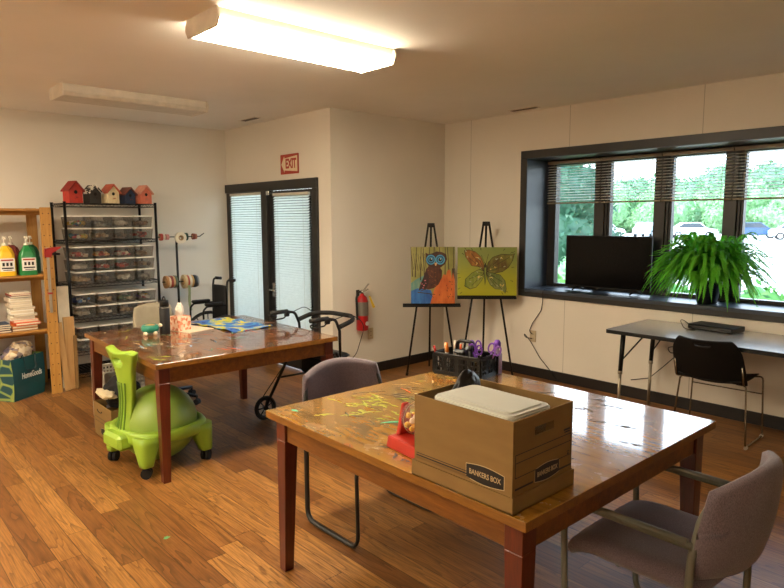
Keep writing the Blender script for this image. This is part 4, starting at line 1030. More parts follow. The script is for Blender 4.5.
# paint jugs with pumps
M_PUMP = mat('white_pump', '#e6dfcf', .4)
def jug(label, x, y, col, rz=0., lab=True):
    m = mat('jug_' + col[1:], col, .35); t = thing('paint_jug', label, 'paint jug', (x, y, 1.126), rz, 'pump top paint jugs')
    w = .145
    mb = MB(); prof = [(0, 1.0), (.135, 1.0), (.175, .90), (.215, .68), (.245, .45), (.27, .27)]
    for (z0, k0), (z1, k1) in zip(prof, prof[1:]):
        a = rrect(w * k0, .13 * k0, .035 * k0, 4); b = rrect(w * k1, .13 * k1, .035 * k1, 4); n = len(a)
        for k in range(n): k2 = (k + 1) % n; mb.poly([(a[k][1], a[k][0], z0), (b[k][1], b[k][0], z1), (b[k2][1], b[k2][0], z1), (a[k2][1], a[k2][0], z0)][::1])
    mb.poly([(p[1], p[0], 0) for p in rrect(w, .13, .035, 4)]); mb.poly([(p[1], p[0], .27) for p in rrect(w * .3, .13 * .3, .035 * .3, 4)])
    bmesh.ops.recalc_face_normals(mb.bm, faces=mb.bm.faces); mb.build('jug_body', m, t)
    MB().tube(fillet([(0, .02, .262), (0, .050, .235), (0, .066, .19), (0, .064, .15)], .03), .009, 0, 8).build('grip', m, t)
    mb = MB().cyl((0, 0, .268), (0, 0, .29), .021, None, 0, 16).cyl((0, 0, .29), (0, 0, .335), .006, None, 0, 10).cyl((0, 0, .333), (0, 0, .35), .014, .012, 0, 12).tube(fillet([(0, 0, .343), (.05, 0, .343), (.062, 0, .325)], .015), .006, 0, 8); mb.build('pump', M_PUMP, t)
    if lab:
        o = MB().box((.0655, 0, .1), (.0012, .115, .115), 0, 0).build('label_panel', M_WHT, t)
        mb = MB(); mb.box((.0665, 0, .142), (.0006, .095, .014), 0)
        for k in range(3): mb.box((.0665, -.03 + k * .03, .105), (.0006, .018, .03), 1)
        mb.box((.0665, 0, .07), (.0006, .09, .012), 1).box((.0665, 0, .052), (.0006, .07, .006), 1); mb.build('label_print', [mat('print_red', '#a5412e', .6), M_PRT], o)
jug('yellow paint jug with white pump on the pine shelf', -6.46, 1.235, '#e0b21c'); jug('front green paint jug with white pump on the pine shelf', -6.455, 1.405, '#1f7a3e')
jug('maroon paint jug with pump behind the yellow and green ones', -6.64, 1.32, '#6e2a26', 0, False); jug('dark green paint jug standing behind the front green one', -6.63, 1.475, '#1a5a32', 0, False)
# papers and books
def book(label, x, y, z, w, d, h, col, rz, cat='book', name='book', group='books and papers on the pine shelf'):
    t = MB().box((0, 0, h / 2), (w, d, h), 0, 0, 0).box((.002, 0, h / 2), (w + .001, d - .008, h * .5), 1)
    o = t.build(name, [mat('cover_' + col[1:], col, .6), mat('page_cream', '#d8cbb2', .8)], None, (x, y, z)); o.rotation_euler = (0, 0, rz); return tag(o, label, cat, group)
cols = [('#8a5a2c', 0.027, 'brown covered book'), ('#c87b2c', 0.024, 'ochre covered book'), ('#d2561f', 0.027, 'orange covered book'), ('#d99a86', 0.022, 'salmon covered book'), ('#e3dccb', 0.030, 'thick cream pad'), ('#cfc6b2', 0.024, 'beige pad'), ('#e8e3d6', 0.037, 'thick white pad'), ('#bfb49e', 0.022, 'drab grey pad'), ('#ddd3bf', 0.029, 'pale cream pad'), ('#c9bda6', 0.024, 'dull tan pad'), ('#e6dfd0', 0.032, 'off-white pad'), ('#8d8076', 0.020, 'grey covered book'), ('#a6453a', 0.015, 'dull red book'), ('#d8cfbd', 0.017, 'cream book')]
NUM = ['lowest', 'second', 'third', 'fourth', 'fifth', 'sixth', 'seventh', 'eighth', 'ninth', 'tenth', 'eleventh', 'twelfth', 'thirteenth', 'topmost']
z = .6155; rg = random.Random(4)
for k, (c, h, d) in enumerate(cols):
    book('%s, %s from the bottom of the tall pile on the pine shelf' % (d, NUM[k]) if k < 13 else '%s, topmost of the tall pile on the pine shelf' % d, -6.53 + rg.uniform(-.01, .012), 1.36 + rg.uniform(-.015, .012) - (.012 * k / 4 if k > 3 else 0), z, .21 if k < 4 else .19, .21 - .004 * k, h, c, rg.uniform(-.06, .06)); z += h + .0006
z = .6155
for k, (c, h, d) in enumerate([('#5a2f3a', .022, 'plum covered book'), ('#2b2320', .02, 'black covered book'), ('#8a8278', .014, 'grey covered book'), ('#26364f', .022, 'navy covered book')]):
    book('%s, %s of the low pile at the left edge' % (d, ['lowest', 'second', 'third', 'topmost'][k]), -6.52, 1.135 + rg.uniform(-.01, .006), z, .2, .2, h, c, rg.uniform(-.04, .04)); z += h + .0006
# bar clamp hung on the front upright
t = thing('bar_clamp', 'red bar clamp hung on the drilled pine upright', 'clamp', (UX1, 1.553, .78))
MB().box((.012, 0, .29), (.006, .024, .60), 0, .001).build('bar', mat('clamp_bar', '#b9b0a0', .35, .6), t)
M_CR = mat('clamp_red', '#9e1f1a', .4)
MB().prism([(-.03, -.045), (.022, -.05), (.04, -.008), (.105, .03), (.11, .048), (.03, .042), (-.026, .03)], .03, Matrix(((0, 0, 1, .002), (1, 0, 0, 0), (0, 1, 0, .55), (0, 0, 0, 1))), 0, 0, .004).build('jaw', M_CR, t)
MB().cyl((.018, .03, .535), (.018, .10, .528), .012, .01, 0, 10).build('grip', M_BLK, t); MB().box((.014, 0, .17), (.012, .04, .016)).build('stop', M_CR, t)
# shopping bag
def m_bagside():
    t = NT('bag_pattern'); v = t.n('ShaderNodeTexVoronoi', i_Vector=t.coord(), i_Scale=9, feature='DISTANCE_TO_EDGE'); t.bsdf(t.ramp(v.outputs['Distance'], [(0, lin('#9aa653')), (.09, lin('#6f8f5a')), (.12, lin('#1d4a52'))]), .5); return t.m
M_TBAG = mat('teal_bag', '#0e4548', .4, var=.2, scale=5); M_TBI = mat('bag_inside', '#0a2a2d', .7)
ang = math.atan2(.30, -.21); t = thing('shopping_bag', 'teal reusable shopping bag with white lettering on the floor by the pine shelf', 'bag', (-6.495, 1.285, 0), ang)
# local: -y... front face looks along local +y after rotation, sides along x
W, D, h = .36, .19, .385
mb = MB()
def quad(a, b, c, d, mi):
    mb.poly([a, b, c, d], mi); off = Vector((0, 0, 0))
ex = .012
def bagpt(sx, sy, z): k = 1 + .07 * z / h; return (sx * W / 2 * k, sy * D / 2 * k + .012 * math.sin(z * 9) * sy, z)
c4 = [(-1, -1), (1, -1), (1, 1), (-1, 1)]
for k in range(4):
    a, b = c4[k], c4[(k + 1) % 4]
    for q in range(6):
        z0, z1 = h * q / 6, h * (q + 1) / 6; mb.poly([bagpt(*a, z0), bagpt(*b, z0), bagpt(*b, z1), bagpt(*a, z1)], 1 if k in (1, 3) else 0)
mb.poly([bagpt(*q, .002) for q in c4[::-1]], 0)
bmesh.ops.remove_doubles(mb.bm, verts=mb.bm.verts, dist=.0005); bmesh.ops.recalc_face_normals(mb.bm, faces=mb.bm.faces); bmesh.ops.solidify(mb.bm, geom=list(mb.bm.faces), thickness=.003)
mb.build('bag_body', [M_TBAG, m_bagside()], t)
FB = frame((0, -D / 2 - .016, .17), (1, 0, 0), (0, 0, 1))
lettering('HomeGoods', .075, FB @ Matrix.Translation((.02, .045, .007)), mat('bag_print', '#dfe2d8', .6), t, width=.23, depth=.0006, bold=.0012)
for s in (-1, 1): MB().tube(fillet([(-.08, s * D / 2 * 1.07, h - .01), (-.07, s * (D / 2 + .02), h + .03), (-.06, s * (D / 2 + .035), h - .12), (.06, s * (D / 2 + .035), h - .13), (.07, s * (D / 2 + .02), h + .02), (.08, s * D / 2 * 1.07, h - .01)], .04), .008, 0, 8, flat=.35).build('handle', M_TBI, t)
BM = Matrix.Translation(t.location) @ Matrix.Rotation(ang, 4, 'Z')
o = crumple(MB(), (0, 0, .10), (.16, .085, .10), 8, .25).build('fabric_bundle', m_pat('print_fabric', ['#b9a283', '#d7c6a8', '#8a7a78', '#5a5060', '#cbb896', '#a3835c'], 26), None, BM @ Vector((.03, -.0, .31))); o.rotation_euler = (.0, -.3, ang); tag(o, 'bundle of patterned tan fabric sticking out of the teal bag', 'fabric')
o = crumple(MB(), (0, 0, .075), (.09, .13, .1), 12, .3, 4, 0, 0).build('fabric_heap', mat('navy_cloth', '#1c1f2c', .9), None, (-6.56, .90, 0)); tag(o, 'dark navy cloth heap left of the teal bag under the pine shelf', 'fabric')
o = crumple(MB(), (0, 0, .18), (.09, .13, .22), 15, .28, 4, 0, 0).build('fabric_heap', mat('cream_cloth', '#a08c6c', .9), None, (-6.77, 1.02, 0)); tag(o, 'pale crumpled cloth heap behind the teal bag under the pine shelf', 'fabric')
o = crumple(MB(), (0, 0, .18), (.08, .11, .24), 19, .28, 4, 0, 0).build('fabric_heap', mat('maroon_cloth', '#4a1c20', .9), None, (-6.79, 1.40, 0)); tag(o, 'maroon cloth heap behind the right end of the teal bag', 'fabric')
# boards leaning between the shelf and the rack
M_BRD = wood('plain_board', '#a37a48', '#c49a62', .6, 2, .6, 0); M_BRD2 = mat('white_board', '#cfc3ac', .6)
def plank(label, y, x, w, ln, m, lean, th=.016):
    o = MB().box((0, 0, ln / 2), (th, w, ln), 0, .001).build('board', m, None, (x, y, .003)); o.rotation_euler = (lean[0], lean[1], 0); return tag(o, label, 'board', 'boards leaning beside the wire rack')
plank('wide tan board leaning upright beside the drilled pine upright', 1.715, -6.43, .095, .70, M_BRD, (0, -.03)); plank('narrow tan board slanting in front of the pine upright', 1.66, -6.40, .05, .66, M_BRD, (.06, -.02), .014)
plank('tall white board standing behind the tan boards', 1.70, -6.515, .10, .99, M_BRD2, (0, -.012), .012); plank('thin dark board leaning against the left post of the wire rack', 1.745, -6.405, .03, .52, wood('old_board', '#5a4024', '#82602f', .6, 2), (-.02, -.02), .012)
# ribbon stand
st = thing('ribbon_stand', 'black metal floor stand with two arms holding tape and ribbon rolls', 'stand', (-6.68, 2.915, 0))
MB().cyl((0, 0, .02), (0, 0, 1.46), .0125, None, 0, 12).build('pole', M_BLKM, st); MB().lathe([(0, 0), (.15, 0), (.15, .012), (.02, .03), (0, .03)], 24).build('base', M_BLKM, st)
MB().tube(fillet([(.03, -.225, 1.435), (.03, .26, 1.435), (.03, .31, 1.47)], .03), .0055, 0, 8).box((.015, 0, 1.435), (.03, .02, .02)).build('arm', M_BLKM, st); MB().tube([(.03, -.19, .95), (.03, .23, .935)], .0055, 0, 8).box((.015, 0, .943), (.03, .02, .02)).build('arm', M_BLKM, st)
def roll(label, y, z, r, w, cols, axis='y', cat='tape roll', name='tape_roll', x=.03):
    t = thing(name, label, cat, (-6.68 + x, 2.915 + y, z), 0, 'rolls on the ribbon stand')
    M = Matrix.Rotation(-PI / 2, 4, 'X') if axis == 'y' else Matrix.Rotation(PI / 2, 4, 'Y')
    n = len(cols); mb = MB()
    for k in range(n):
        z0, z1 = -w / 2 + w * k / n, -w / 2 + w * (k + 1) / n; rr = r * (1 - .1 * (k % 2)); mb.lathe([(r * .45, z0), (rr, z0), (rr, z1), (r * .45, z1)], 22, M, k, False, False)
    mb.build('tape', [mat('tape_' + c[1:], c, .5) for c in cols], t); MB().lathe([(r * .30, -w / 2 - .004), (r * .47, -w / 2 - .004), (r * .47, w / 2 + .004), (r * .30, w / 2 + .004), (r * .30, -w / 2 - .004)], 20, M, 0, True, False).build('core', mat('cardboard_core', '#a8885e', .7), t); return t
roll('small red and white tape roll at the left end of the upper arm', -.17, 1.435, .038, .05, ['#b34a3e', '#e0d6c6']); roll('thin pink tape roll second on the upper arm', -.115, 1.435, .03, .03, ['#c98a86']); 
roll('big cream tape roll facing the room on the upper arm', .015, 1.425, .062, .035, ['#e6dcc6'], 'x', x=.075); roll('small dark green tape roll on the upper arm', .095, 1.435, .042, .03, ['#2a4a3a']); roll('small brown tape roll at the right of the upper arm', .195, 1.435, .034, .045, ['#7a3a2e', '#a86a4e'])
roll('striped bundle of ribbon rolls left of the pole on the lower arm', -.10, .947, .068, .12, ['#b88a5a', '#d8cbb0', '#8a3a34', '#c9a77a', '#5a6a5a'], name='ribbon_roll', cat='ribbon roll'); roll('large mixed ribbon roll right of the pole on the lower arm', .095, .94, .078, .10, ['#c9b48a', '#a8483a', '#d8d0bc', '#c79a5a'], name='ribbon_roll', cat='ribbon roll'); roll('dark ribbon roll at the right end of the lower arm', .185, .937, .07, .04, ['#3a4048', '#8a8a86'], name='ribbon_roll', cat='ribbon roll')
def rib(u, v): return (.085 + .012 * math.sin(v * 7), .08 + (u - .5) * .03 + .015 * v, .92 - v * .30)
o = MB().sheet(rib, 2, 16, .001).build('hanging_ribbon', mat('sage_ribbon', '#8d9a72', .6), None, (-6.68, 2.915, 0)); tag(o, 'sage green ribbon hanging down from the lower arm rolls', 'ribbon')
# ---------------------------------------------------------------- easels and paintings
M_EAS = mat('black_easel_metal', '#121111', .5, .2)
CR = Vector((.675, .738, 0)); CF = Vector((-.738, .675, 0))      # across and away, for things set square to the middle of the room
def easel(label, loc, rz, apex, ledge, spread, back, lw, lean=.13):
    t = thing('display_easel', label, 'easel', loc, rz, 'black display easels')      # faces local -y
    for s in (-1, 1):
        l = MB().tube([(s * spread, -.12, 0), (s * .028, lean - .02, apex)], .0105, 0, 8, flat=.7).build('front_leg', M_EAS, t)
        MB().cyl((s * spread, -.12, 0), (s * spread * .985, -.118, .03), .014, None, 0, 10).build('rubber_foot', M_RUB, l)
    MB().tube([(0, back, 0), (0, lean - .01, apex - .03)], .0105, 0, 8, flat=.7).build('rear_leg', M_EAS, t)
    MB().box((0, lean - .015, apex - .01), (.075, .03, .045), 0, .004).build('hinge_block', M_EAS, t)
    k = ledge / apex; yl = -.12 + (lean - .02 + .12) * k
    mb = MB().box((0, yl - .03, ledge - .02), (lw, .012, .034), 0, .002).box((0, yl - .045, ledge - .034), (lw, .035, .006)).box((0, yl - .064, ledge - .028), (lw, .005, .018)); mb.build('ledge', M_EAS, t)
    mb = MB().cyl((0, yl - .034, ledge - .02), (0, yl - .04, ledge - .02), .008, None, 0, 10); mb.build('knob', M_CHROME, t)
    return t, yl
def rotpt(loc, rz, p): return Vector(loc) + Matrix.Rotation(rz, 3, 'Z') @ Vector(p)
def canvas(name, label, loc, rz, w, h, tilt, base, edge, shapes, mats):
    """painting: stretched canvas with the paint layers laid on its face; local z up, face -y"""
    mb = MB().box((0, .012, h / 2), (w, .024, h), 1); lay = 0
    mb.poly([(-w / 2, -.0004, 0), (w / 2, -.0004, 0), (w / 2, -.0004, h), (-w / 2, -.0004, h)], 0)
    for mi, pts in shapes:
        lay += 1; y = -.0006 - lay * .00004; P = [((u - .5) * w, y, v * h) for u, v in pts]
        try: f = mb.bm.faces.new([mb.bm.verts.new(p) for p in P]); f.material_index = mi + 2
        except ValueError: pass
    bmesh.ops.triangulate(mb.bm, faces=[f for f in mb.bm.faces if len(f.verts) > 4])
    o = mb.build(name, [base, edge] + mats, None, loc); o.rotation_euler = (-tilt, 0, rz); return tag(o, label, 'painting')
def ell(cx, cy, rx, ry, n=18, a0=0): return [(cx + rx * math.cos(2 * PI * k / n + a0), cy + ry * math.sin(2 * PI * k / n + a0)) for k in range(n)]
def bar(x0, y0, x1, y1, w0, w1):
    d = Vector((x1 - x0, y1 - y0)); n = Vector((-d.y, d.x)).normalized(); return [(x0 + n.x * w0, y0 + n.y * w0), (x0 - n.x * w0, y0 - n.y * w0), (x1 - n.x * w1, y1 - n.y * w1), (x1 + n.x * w1, y1 + n.y * w1)]
def m_paint(name, c1, c2, sc=18, rough=.45):
    t = NT(name); o = t.coord(); t.bsdf(t.ramp(t.noise(t.mapping(o, (1, 1, .35)), sc, 4), [(.35, lin(c1)), (.65, lin(c2))]), rough, 0, t.bump(t.noise(o, 120, 2), .15, .001)); return t.m
RZ1 = R_(47.5); E1 = (-4.517, 4.699, 0)
e1, yl = easel('black tripod easel holding the owl painting, nearest the corner', E1, RZ1, 1.565, .75, .26, .30, .60)
rg = random.Random(2); sh = []
sh.append((0, [(0, 0), (.55, 0), (.45, .24), (.15, .27), (0, .22)]))                       # blue water
sh.append((1, [(0, .22), (.15, .27), (.3, .25), (.3, .5), (.1, .42), (0, .36)]))           # teal bank
for k in range(11):
    x = .02 + k * .095 + rg.uniform(-.02, .02); sh.append((2, bar(x, .38 + rg.uniform(0, .1), x + rg.uniform(-.05, .06), 1, .011, .007)))
for k in range(7):
    x = .04 + k * .05; sh.append((2, bar(x + .02, .5 + rg.uniform(0, .1), x - .03, .8 + rg.uniform(0, .1), .006, .004)))
stump = [(.44, 0), (1, 0), (1, .40), (.955, .55), (.93, .42), (.90, .58), (.86, .60), (.82, .57), (.80, .50), (.74, .52), (.70, .44), (.66, .46), (.60, .34), (.53, .25)]
sh.append((2, [(.93, .30), (1, .28), (1, .62), (.93, .62)])); sh.append((3, stump))
for k in range(34):
    x, y = rg.uniform(.52, .97), rg.uniform(.04, .5)
    if y < .9 * (x - .42): sh.append((4, bar(x, y, x + rg.uniform(-.02, .02), y + .02, .008, .003)))
sh.append((5, [(.34, .60), (.40, .66), (.64, .66), (.71, .58), (.70, .45), (.63, .34), (.52, .27), (.38, .25), (.28, .28), (.25, .36)]))
for k in range(30):
    x, y = rg.uniform(.33, .66), rg.uniform(.32, .60); sh.append((6 if k % 3 else 4, bar(x, y, x + .03, y + rg.uniform(-.02, .02), .006, .003)))
sh.append((7, [(.34, .58), (.28, .46), (.20, .31), (.17, .22), (.24, .26), (.33, .24), (.40, .34), (.42, .48)]))
for k in range(18):
    x, y = rg.uniform(.22, .36), rg.uniform(.26, .42); sh.append((8 if k % 2 else 4, ell(x, y, .014, .012, 6)))
sh.append((2, bar(.15, .20, .55, .16, .008, .006))); sh.append((2, bar(.42, .18, .52, .10, .006, .003))); sh.append((2, bar(.22, .22, .34, .26, .006, .006)))
sh.append((9, [(.33, .90), (.40, .87), (.50, .89), (.58, .92), (.70, .91), (.80, .87), (.82, .78), (.78, .70), (.68, .64), (.52, .63), (.40, .67), (.34, .74), (.34, .82)]))
for ex in (.455, .665):
    for mi, r in ((10, .108), (11, .082), (10, .058), (4, .040)): sh.append((mi, ell(ex, .775, r, r * .81)))
    sh.append((12, ell(ex + .012, .788, .012, .01, 8)))
sh.append((13, [(.53, .72), (.60, .72), (.575, .67), (.555, .665)]))
P = [m_paint('p_blue', '#1c4f96', '#2f6fb5'), m_paint('p_teal', '#4a7f7c', '#7d9a80'), m_paint('p_trunk', '#2b2013', '#4a3a20'), m_paint('p_orange', '#b5541f', '#d06f30'), m_paint('p_black', '#15100d', '#241b15'), m_paint('p_owl', '#3b1c10', '#5a2d18', 40), m_paint('p_rust', '#6e3a1e', '#8a5026'), m_paint('p_wing', '#2a1512', '#431f1a', 40), m_paint('p_pink', '#a34a5a', '#c7767c'), m_paint('p_head', '#2f170c', '#4c2812', 40), m_paint('p_eye', '#2f7fae', '#4a9fc9'), m_paint('p_eyedk', '#153a5e', '#1c4a74'), m_paint('p_glint', '#cfe0e6', '#e6f0f2'), m_paint('p_beak', '#b58a5a', '#d0a878')]
M_CED = mat('canvas_edge', '#8a8560', .7); M_OWLBG = m_paint('p_moss', '#7c7c3c', '#a29a58', 8)
canvas('owl_painting', 'painting of a brown owl with blue eyes beside an orange stump on the left easel', rotpt(E1, RZ1, (.012, yl - .062, .7505)), RZ1, .455, .585, .09, M_OWLBG, M_CED, sh, P)
RZ2 = R_(45.5); E2 = (-4.065, 5.04, 0)
e2, yl2 = easel('black tripod easel holding the butterfly painting, beside the window', E2, RZ2, 1.58, .845, .27, .225, .60, .10)
sh = []; rg = random.Random(6)
for k in range(60):
    x, y = rg.uniform(.03, .95), rg.uniform(.05, .95); cxy = math.atan2(y - .5, x - .47)
    if (x - .47) ** 2 / .16 + (y - .5) ** 2 / .16 < 1 and rg.random() < .95: continue
    sh.append((0, bar(x, y, x + .05 * math.cos(cxy), y + .05 * math.sin(cxy), .003, .006)))
UL = [(.44, .52), (.36, .60), (.24, .62), (.14, .80), (.12, .93), (.20, .94), (.30, .90), (.39, .80), (.44, .66)]
UR = [(.50, .52), (.52, .68), (.60, .79), (.74, .85), (.88, .84), (.95, .86), (.92, .72), (.85, .58), (.76, .50), (.64, .47), (.55, .46)]
LL = [(.44, .50), (.37, .54), (.24, .46), (.14, .34), (.13, .20), (.22, .14), (.32, .18), (.40, .30), (.44, .40)]
LR = [(.50, .48), (.60, .46), (.72, .42), (.80, .30), (.82, .14), (.80, .05), (.74, .13), (.64, .14), (.56, .22), (.51, .34)]
for mi, W_ in ((1, UL), (2, UR), (3, LL), (4, LR)):
    c = (sum(p[0] for p in W_) / len(W_), sum(p[1] for p in W_) / len(W_)); sh.append((0, [(c[0] + (p[0] - c[0]) * 1.06, c[1] + (p[1] - c[1]) * 1.06) for p in W_])); sh.append((mi, W_))
    for p in W_[1::2]: sh.append((0, bar(.46, .49, c[0] * .35 + p[0] * .65, c[1] * .35 + p[1] * .65, .003, .004)))
    for k in range(9):
        q = W_[rg.randrange(len(W_))]; u = rg.uniform(.35, .85); x, y = c[0] + (q[0] - c[0]) * u, c[1] + (q[1] - c[1]) * u; sh.append((5 if k % 2 else 6, bar(x, y, x + rg.uniform(-.05, .05), y + rg.uniform(-.05, .05), .010, .004)))
sh.append((0, [(.445, .62), (.47, .68), (.495, .62), (.49, .40), (.465, .20), (.445, .40)])); sh.append((7, [(.455, .58), (.485, .58), (.48, .4), (.465, .26), (.458, .4)]))
sh.append((0, bar(.46, .66, .40, .84, .004, .003))); sh.append((0, bar(.48, .66, .52, .86, .004, .003)))
P = [m_paint('b_dark', '#28240f', '#3c3818'), m_paint('b_rust', '#7a4a1a', '#a06a2c', 26), m_paint('b_bronze', '#5a4420', '#7a7a30', 14), m_paint('b_olive', '#6a7a2c', '#93953c', 22), m_paint('b_moss', '#5a6a30', '#80824a', 22), m_paint('b_gold', '#c9a24a', '#e0c070'), m_paint('b_sage', '#8a9468', '#a5a884'), m_paint('b_body', '#6a7a30', '#8a9440')]
t_ = NT('b_ground'); o_ = t_.coord(); sp_ = t_.n('ShaderNodeSeparateXYZ', i_Vector=o_); g_ = t_.math('ADD', t_.math('MULTIPLY', sp_.outputs[2], 2.0), t_.math('MULTIPLY', t_.noise(o_, 8, 3), .4))
t_.bsdf(t_.ramp(g_, [(.15, lin('#a8a412')), (.6, lin('#9a9a2a')), (1.05, lin('#7f8a45'))]), .45)
canvas('butterfly_painting', 'green painting of a brown winged butterfly on the easel beside the window', rotpt(E2, RZ2, (.0, yl2 - .062, .8455)), RZ2, .60, .49, .07, t_.m, M_CED, sh, P)

# ---------------------------------------------------------------- television on the sill
SZ = WZ0 + .0145
t = thing('television', 'black flat screen television standing on the window sill left of the fern', 'television', (-3.045, YP - .16, SZ))
MB().box((0, 0, .29), (.885, .03, .51), 0, .004).box((0, .03, .26), (.5, .04, .3), 0, .01).build('housing', M_BLK, t)
MB().box((0, -.0155, .293), (.868, .002, .488)).build('screen', mat('tv_screen', '#060607', .2, spec=.12, var=.02), t)
for s in (-1, 1): MB().tube(fillet([(s * .30 - .02, -.075, .006), (s * .30, 0, .045), (s * .30 + .02, .075, .006)], .02), .007, 0, 8).box((s * .30, 0, .04), (.03, .02, .03)).build('foot', M_BLK, t)
# ---------------------------------------------------------------- fern
t = thing('potted_fern', 'large bushy green fern in a black pot on the window sill', 'plant', (-2.055, YW + .105, SZ))
MB().lathe([(0, 0), (.072, 0), (.078, .01), (.104, .16), (.112, .165), (.112, .19), (.103, .19), (.10, .165), (0, .165)], 26).build('pot', mat('pot_black', '#14161b', .35), t)
MB().lathe([(0, .17), (.098, .166)], 20, None, 0, True, False).build('soil', mat('soil', '#2a1c12', .95), t)
M_FERN = m_leaf('fern_leaf', '#46a524', '#82d63e', .5); rg = random.Random(33); mb = MB()
def frond(az, reach, rise, drop, L):
    n = 36; pts = []
    for k in range(n + 1):
        u = k / n; r = .03 + reach * (u ** .8) ; z = .17 + rise * math.sin(min(1, u * 1.25) * PI / 1.6) - drop * u ** 2.2
        a = az + .25 * math.sin(u * 2) * (1 if int(az * 10) % 2 else -1); x, y = r * math.cos(a), r * math.sin(a)
        if y > .16: y = .16 + (y - .16) * .12; 
        if y < -.10 and z < .03: pass
        if y > -.13 and z < .02 and abs(x) < 1: z = .02 + .2 * (z - .02) * 0
        pts.append(Vector((x, y, z)))
    for k in range(n):
        p, q = pts[k], pts[k + 1]; d = q - p
        if d.length < 1e-5: continue
        d.normalize(); sd = d.cross(Vector((0, 0, 1)));
        if sd.length < .01: sd = Vector((1, 0, 0))
        sd.normalize(); up = sd.cross(d); w = L * math.sin(PI * min(1, .12 + .9 * k / n)) ** .7
        if k > 3:
            for s in (-1, 1):
                for h in (0, .5):
                    b0 = p + (q - p) * h; dr = (sd * s + d * .35 - up * rg.uniform(.0, .45)).normalized(); tip = b0 + dr * w * rg.uniform(.8, 1.1); m = b0 + dr * w * .5 + up * .003
                    mb.poly([b0 - d * .003, m - d * .0058, tip, m + d * .0058, b0 + d * .004])
        mb.poly([p - sd * .0012, q - sd * .0012, q + sd * .0012, p + sd * .0012])
for k in range(330):
    az = rg.uniform(0, 2 * PI); q = rg.random()
    if math.sin(az) > .3 and rg.random() < .55: az = -az
    frond(az, rg.uniform(.24, .50) * (1 if q > .25 else .7), rg.uniform(.15, .36) + (.08 if q < .3 else 0), rg.uniform(.02, .38) * (1 if q > .3 else .3), rg.uniform(.024, .036))
frond(PI * .97, .53, .16, .02, .034); frond(.35, .40, .42, -.02, .036); frond(.15, .5, .22, .22, .04); frond(-.1, .5, .2, .28, .04)
mb.build('fronds', M_FERN, t)

# ---------------------------------------------------------------- rollator behind table 2
M_RBLK = mat('rollator_black', '#141414', .4, .2); M_GRIP = mat('grip_rubber', '#0c0c0c', .75)
t = thing('rollator', 'black wheeled walker with seat parked behind the stained table', 'walker', (-4.08, 2.915, 0), R_(1))
def wheel(par, c, r, axis=(1, 0, 0), w=.028, spokes=7, tyre=M_RUB, rim=M_RBLK):
    A = Vector(axis); M = frame(c, A.cross(Vector((0, 0, 1))), (0, 0, 1))
    o = MB().torus(M, r - .014, .014, 0, 30, 8).build('wheel', tyre, par)
    mb = MB().torus(M, r - .032, .006, 0, 30, 6).cyl(M @ Vector((0, 0, -w * .7)), M @ Vector((0, 0, w * .7)), .018, None, 0, 12)
    for k in range(spokes):
        a = 2 * PI * k / spokes; mb.tube([M @ Vector((.012 * math.cos(a), .012 * math.sin(a), 0)), M @ Vector(((r - .03) * math.cos(a), (r - .03) * math.sin(a), 0))], .0055, 0, 6)
    mb.build('rim', rim, o)
for s in (-1, 1):
    MB().tube(fillet([(s * .27, -.33, .10), (s * .262, -.02, .62), (s * .262, .03, .50), (s * .27, .33, .10)], .05), .0125, 0, 10).tube([(s * .266, -.21, .33), (s * .266, .18, .32)], .008).build('side_frame', M_RBLK, t)
    hp = MB().tube(fillet([(s * .262, .03, .52), (s * .27, .02, .76), (s * .272, -.02, .850), (s * .272, -.10, .868)], .05), .0115, 0, 10).build('handle_post', M_RBLK, t)
    MB().tube([(s * .272, -.095, .869), (s * .272, -.26, .868)], .0175, 0, 12).build('hand_grip', M_GRIP, t)
    MB().tube(fillet([(s * .272, -.09, .848), (s * .272, -.13, .815), (s * .272, -.25, .808), (s * .272, -.262, .835), (s * .272, -.2, .841)], .02), .006, 0, 8).box((s * .272, -.10, .851), (.032, .04, .05), 0, .006).build('brake_lever', M_RBLK, t)
    MB().tube(fillet([(s * .272, -.10, .84), (s * .30, .10, .89), (s * .325, .24, .80), (s * .31, .15, .55), (s * .275, -.14, .42), (s * .285, -.34, .19)], .12), .0035, 0, 6).build('brake_cable', M_RUB, t)
    wheel(t, (s * .27, -.33, .10), .10); wheel(t, (s * .27, .33, .10), .10)
MB().pillow(.46, .25, .045, lambda x, y, e: (x, y + .055, .535 + e), .25, 10, 8).build('seat', M_BLK, t)
MB().box((0, .06, .43), (.36, .20, .15), 0, .02).build('basket_bag', mat('black_nylon', '#101012', .8), t)
MB().tube(fillet([(-.27, .02, .79), (-.27, .17, .83), (-.13, .255, .835), (.13, .255, .835), (.27, .17, .83), (.27, .02, .79)], .12), .02, 0, 10, flat=.7).build('back_strap', M_GRIP, t)
MB().tube([(-.262, .03, .50), (.262, .03, .50)], .01).tube([(-.266, .18, .32), (.266, .18, .32)], .008).build('cross_tube', M_RBLK, t)

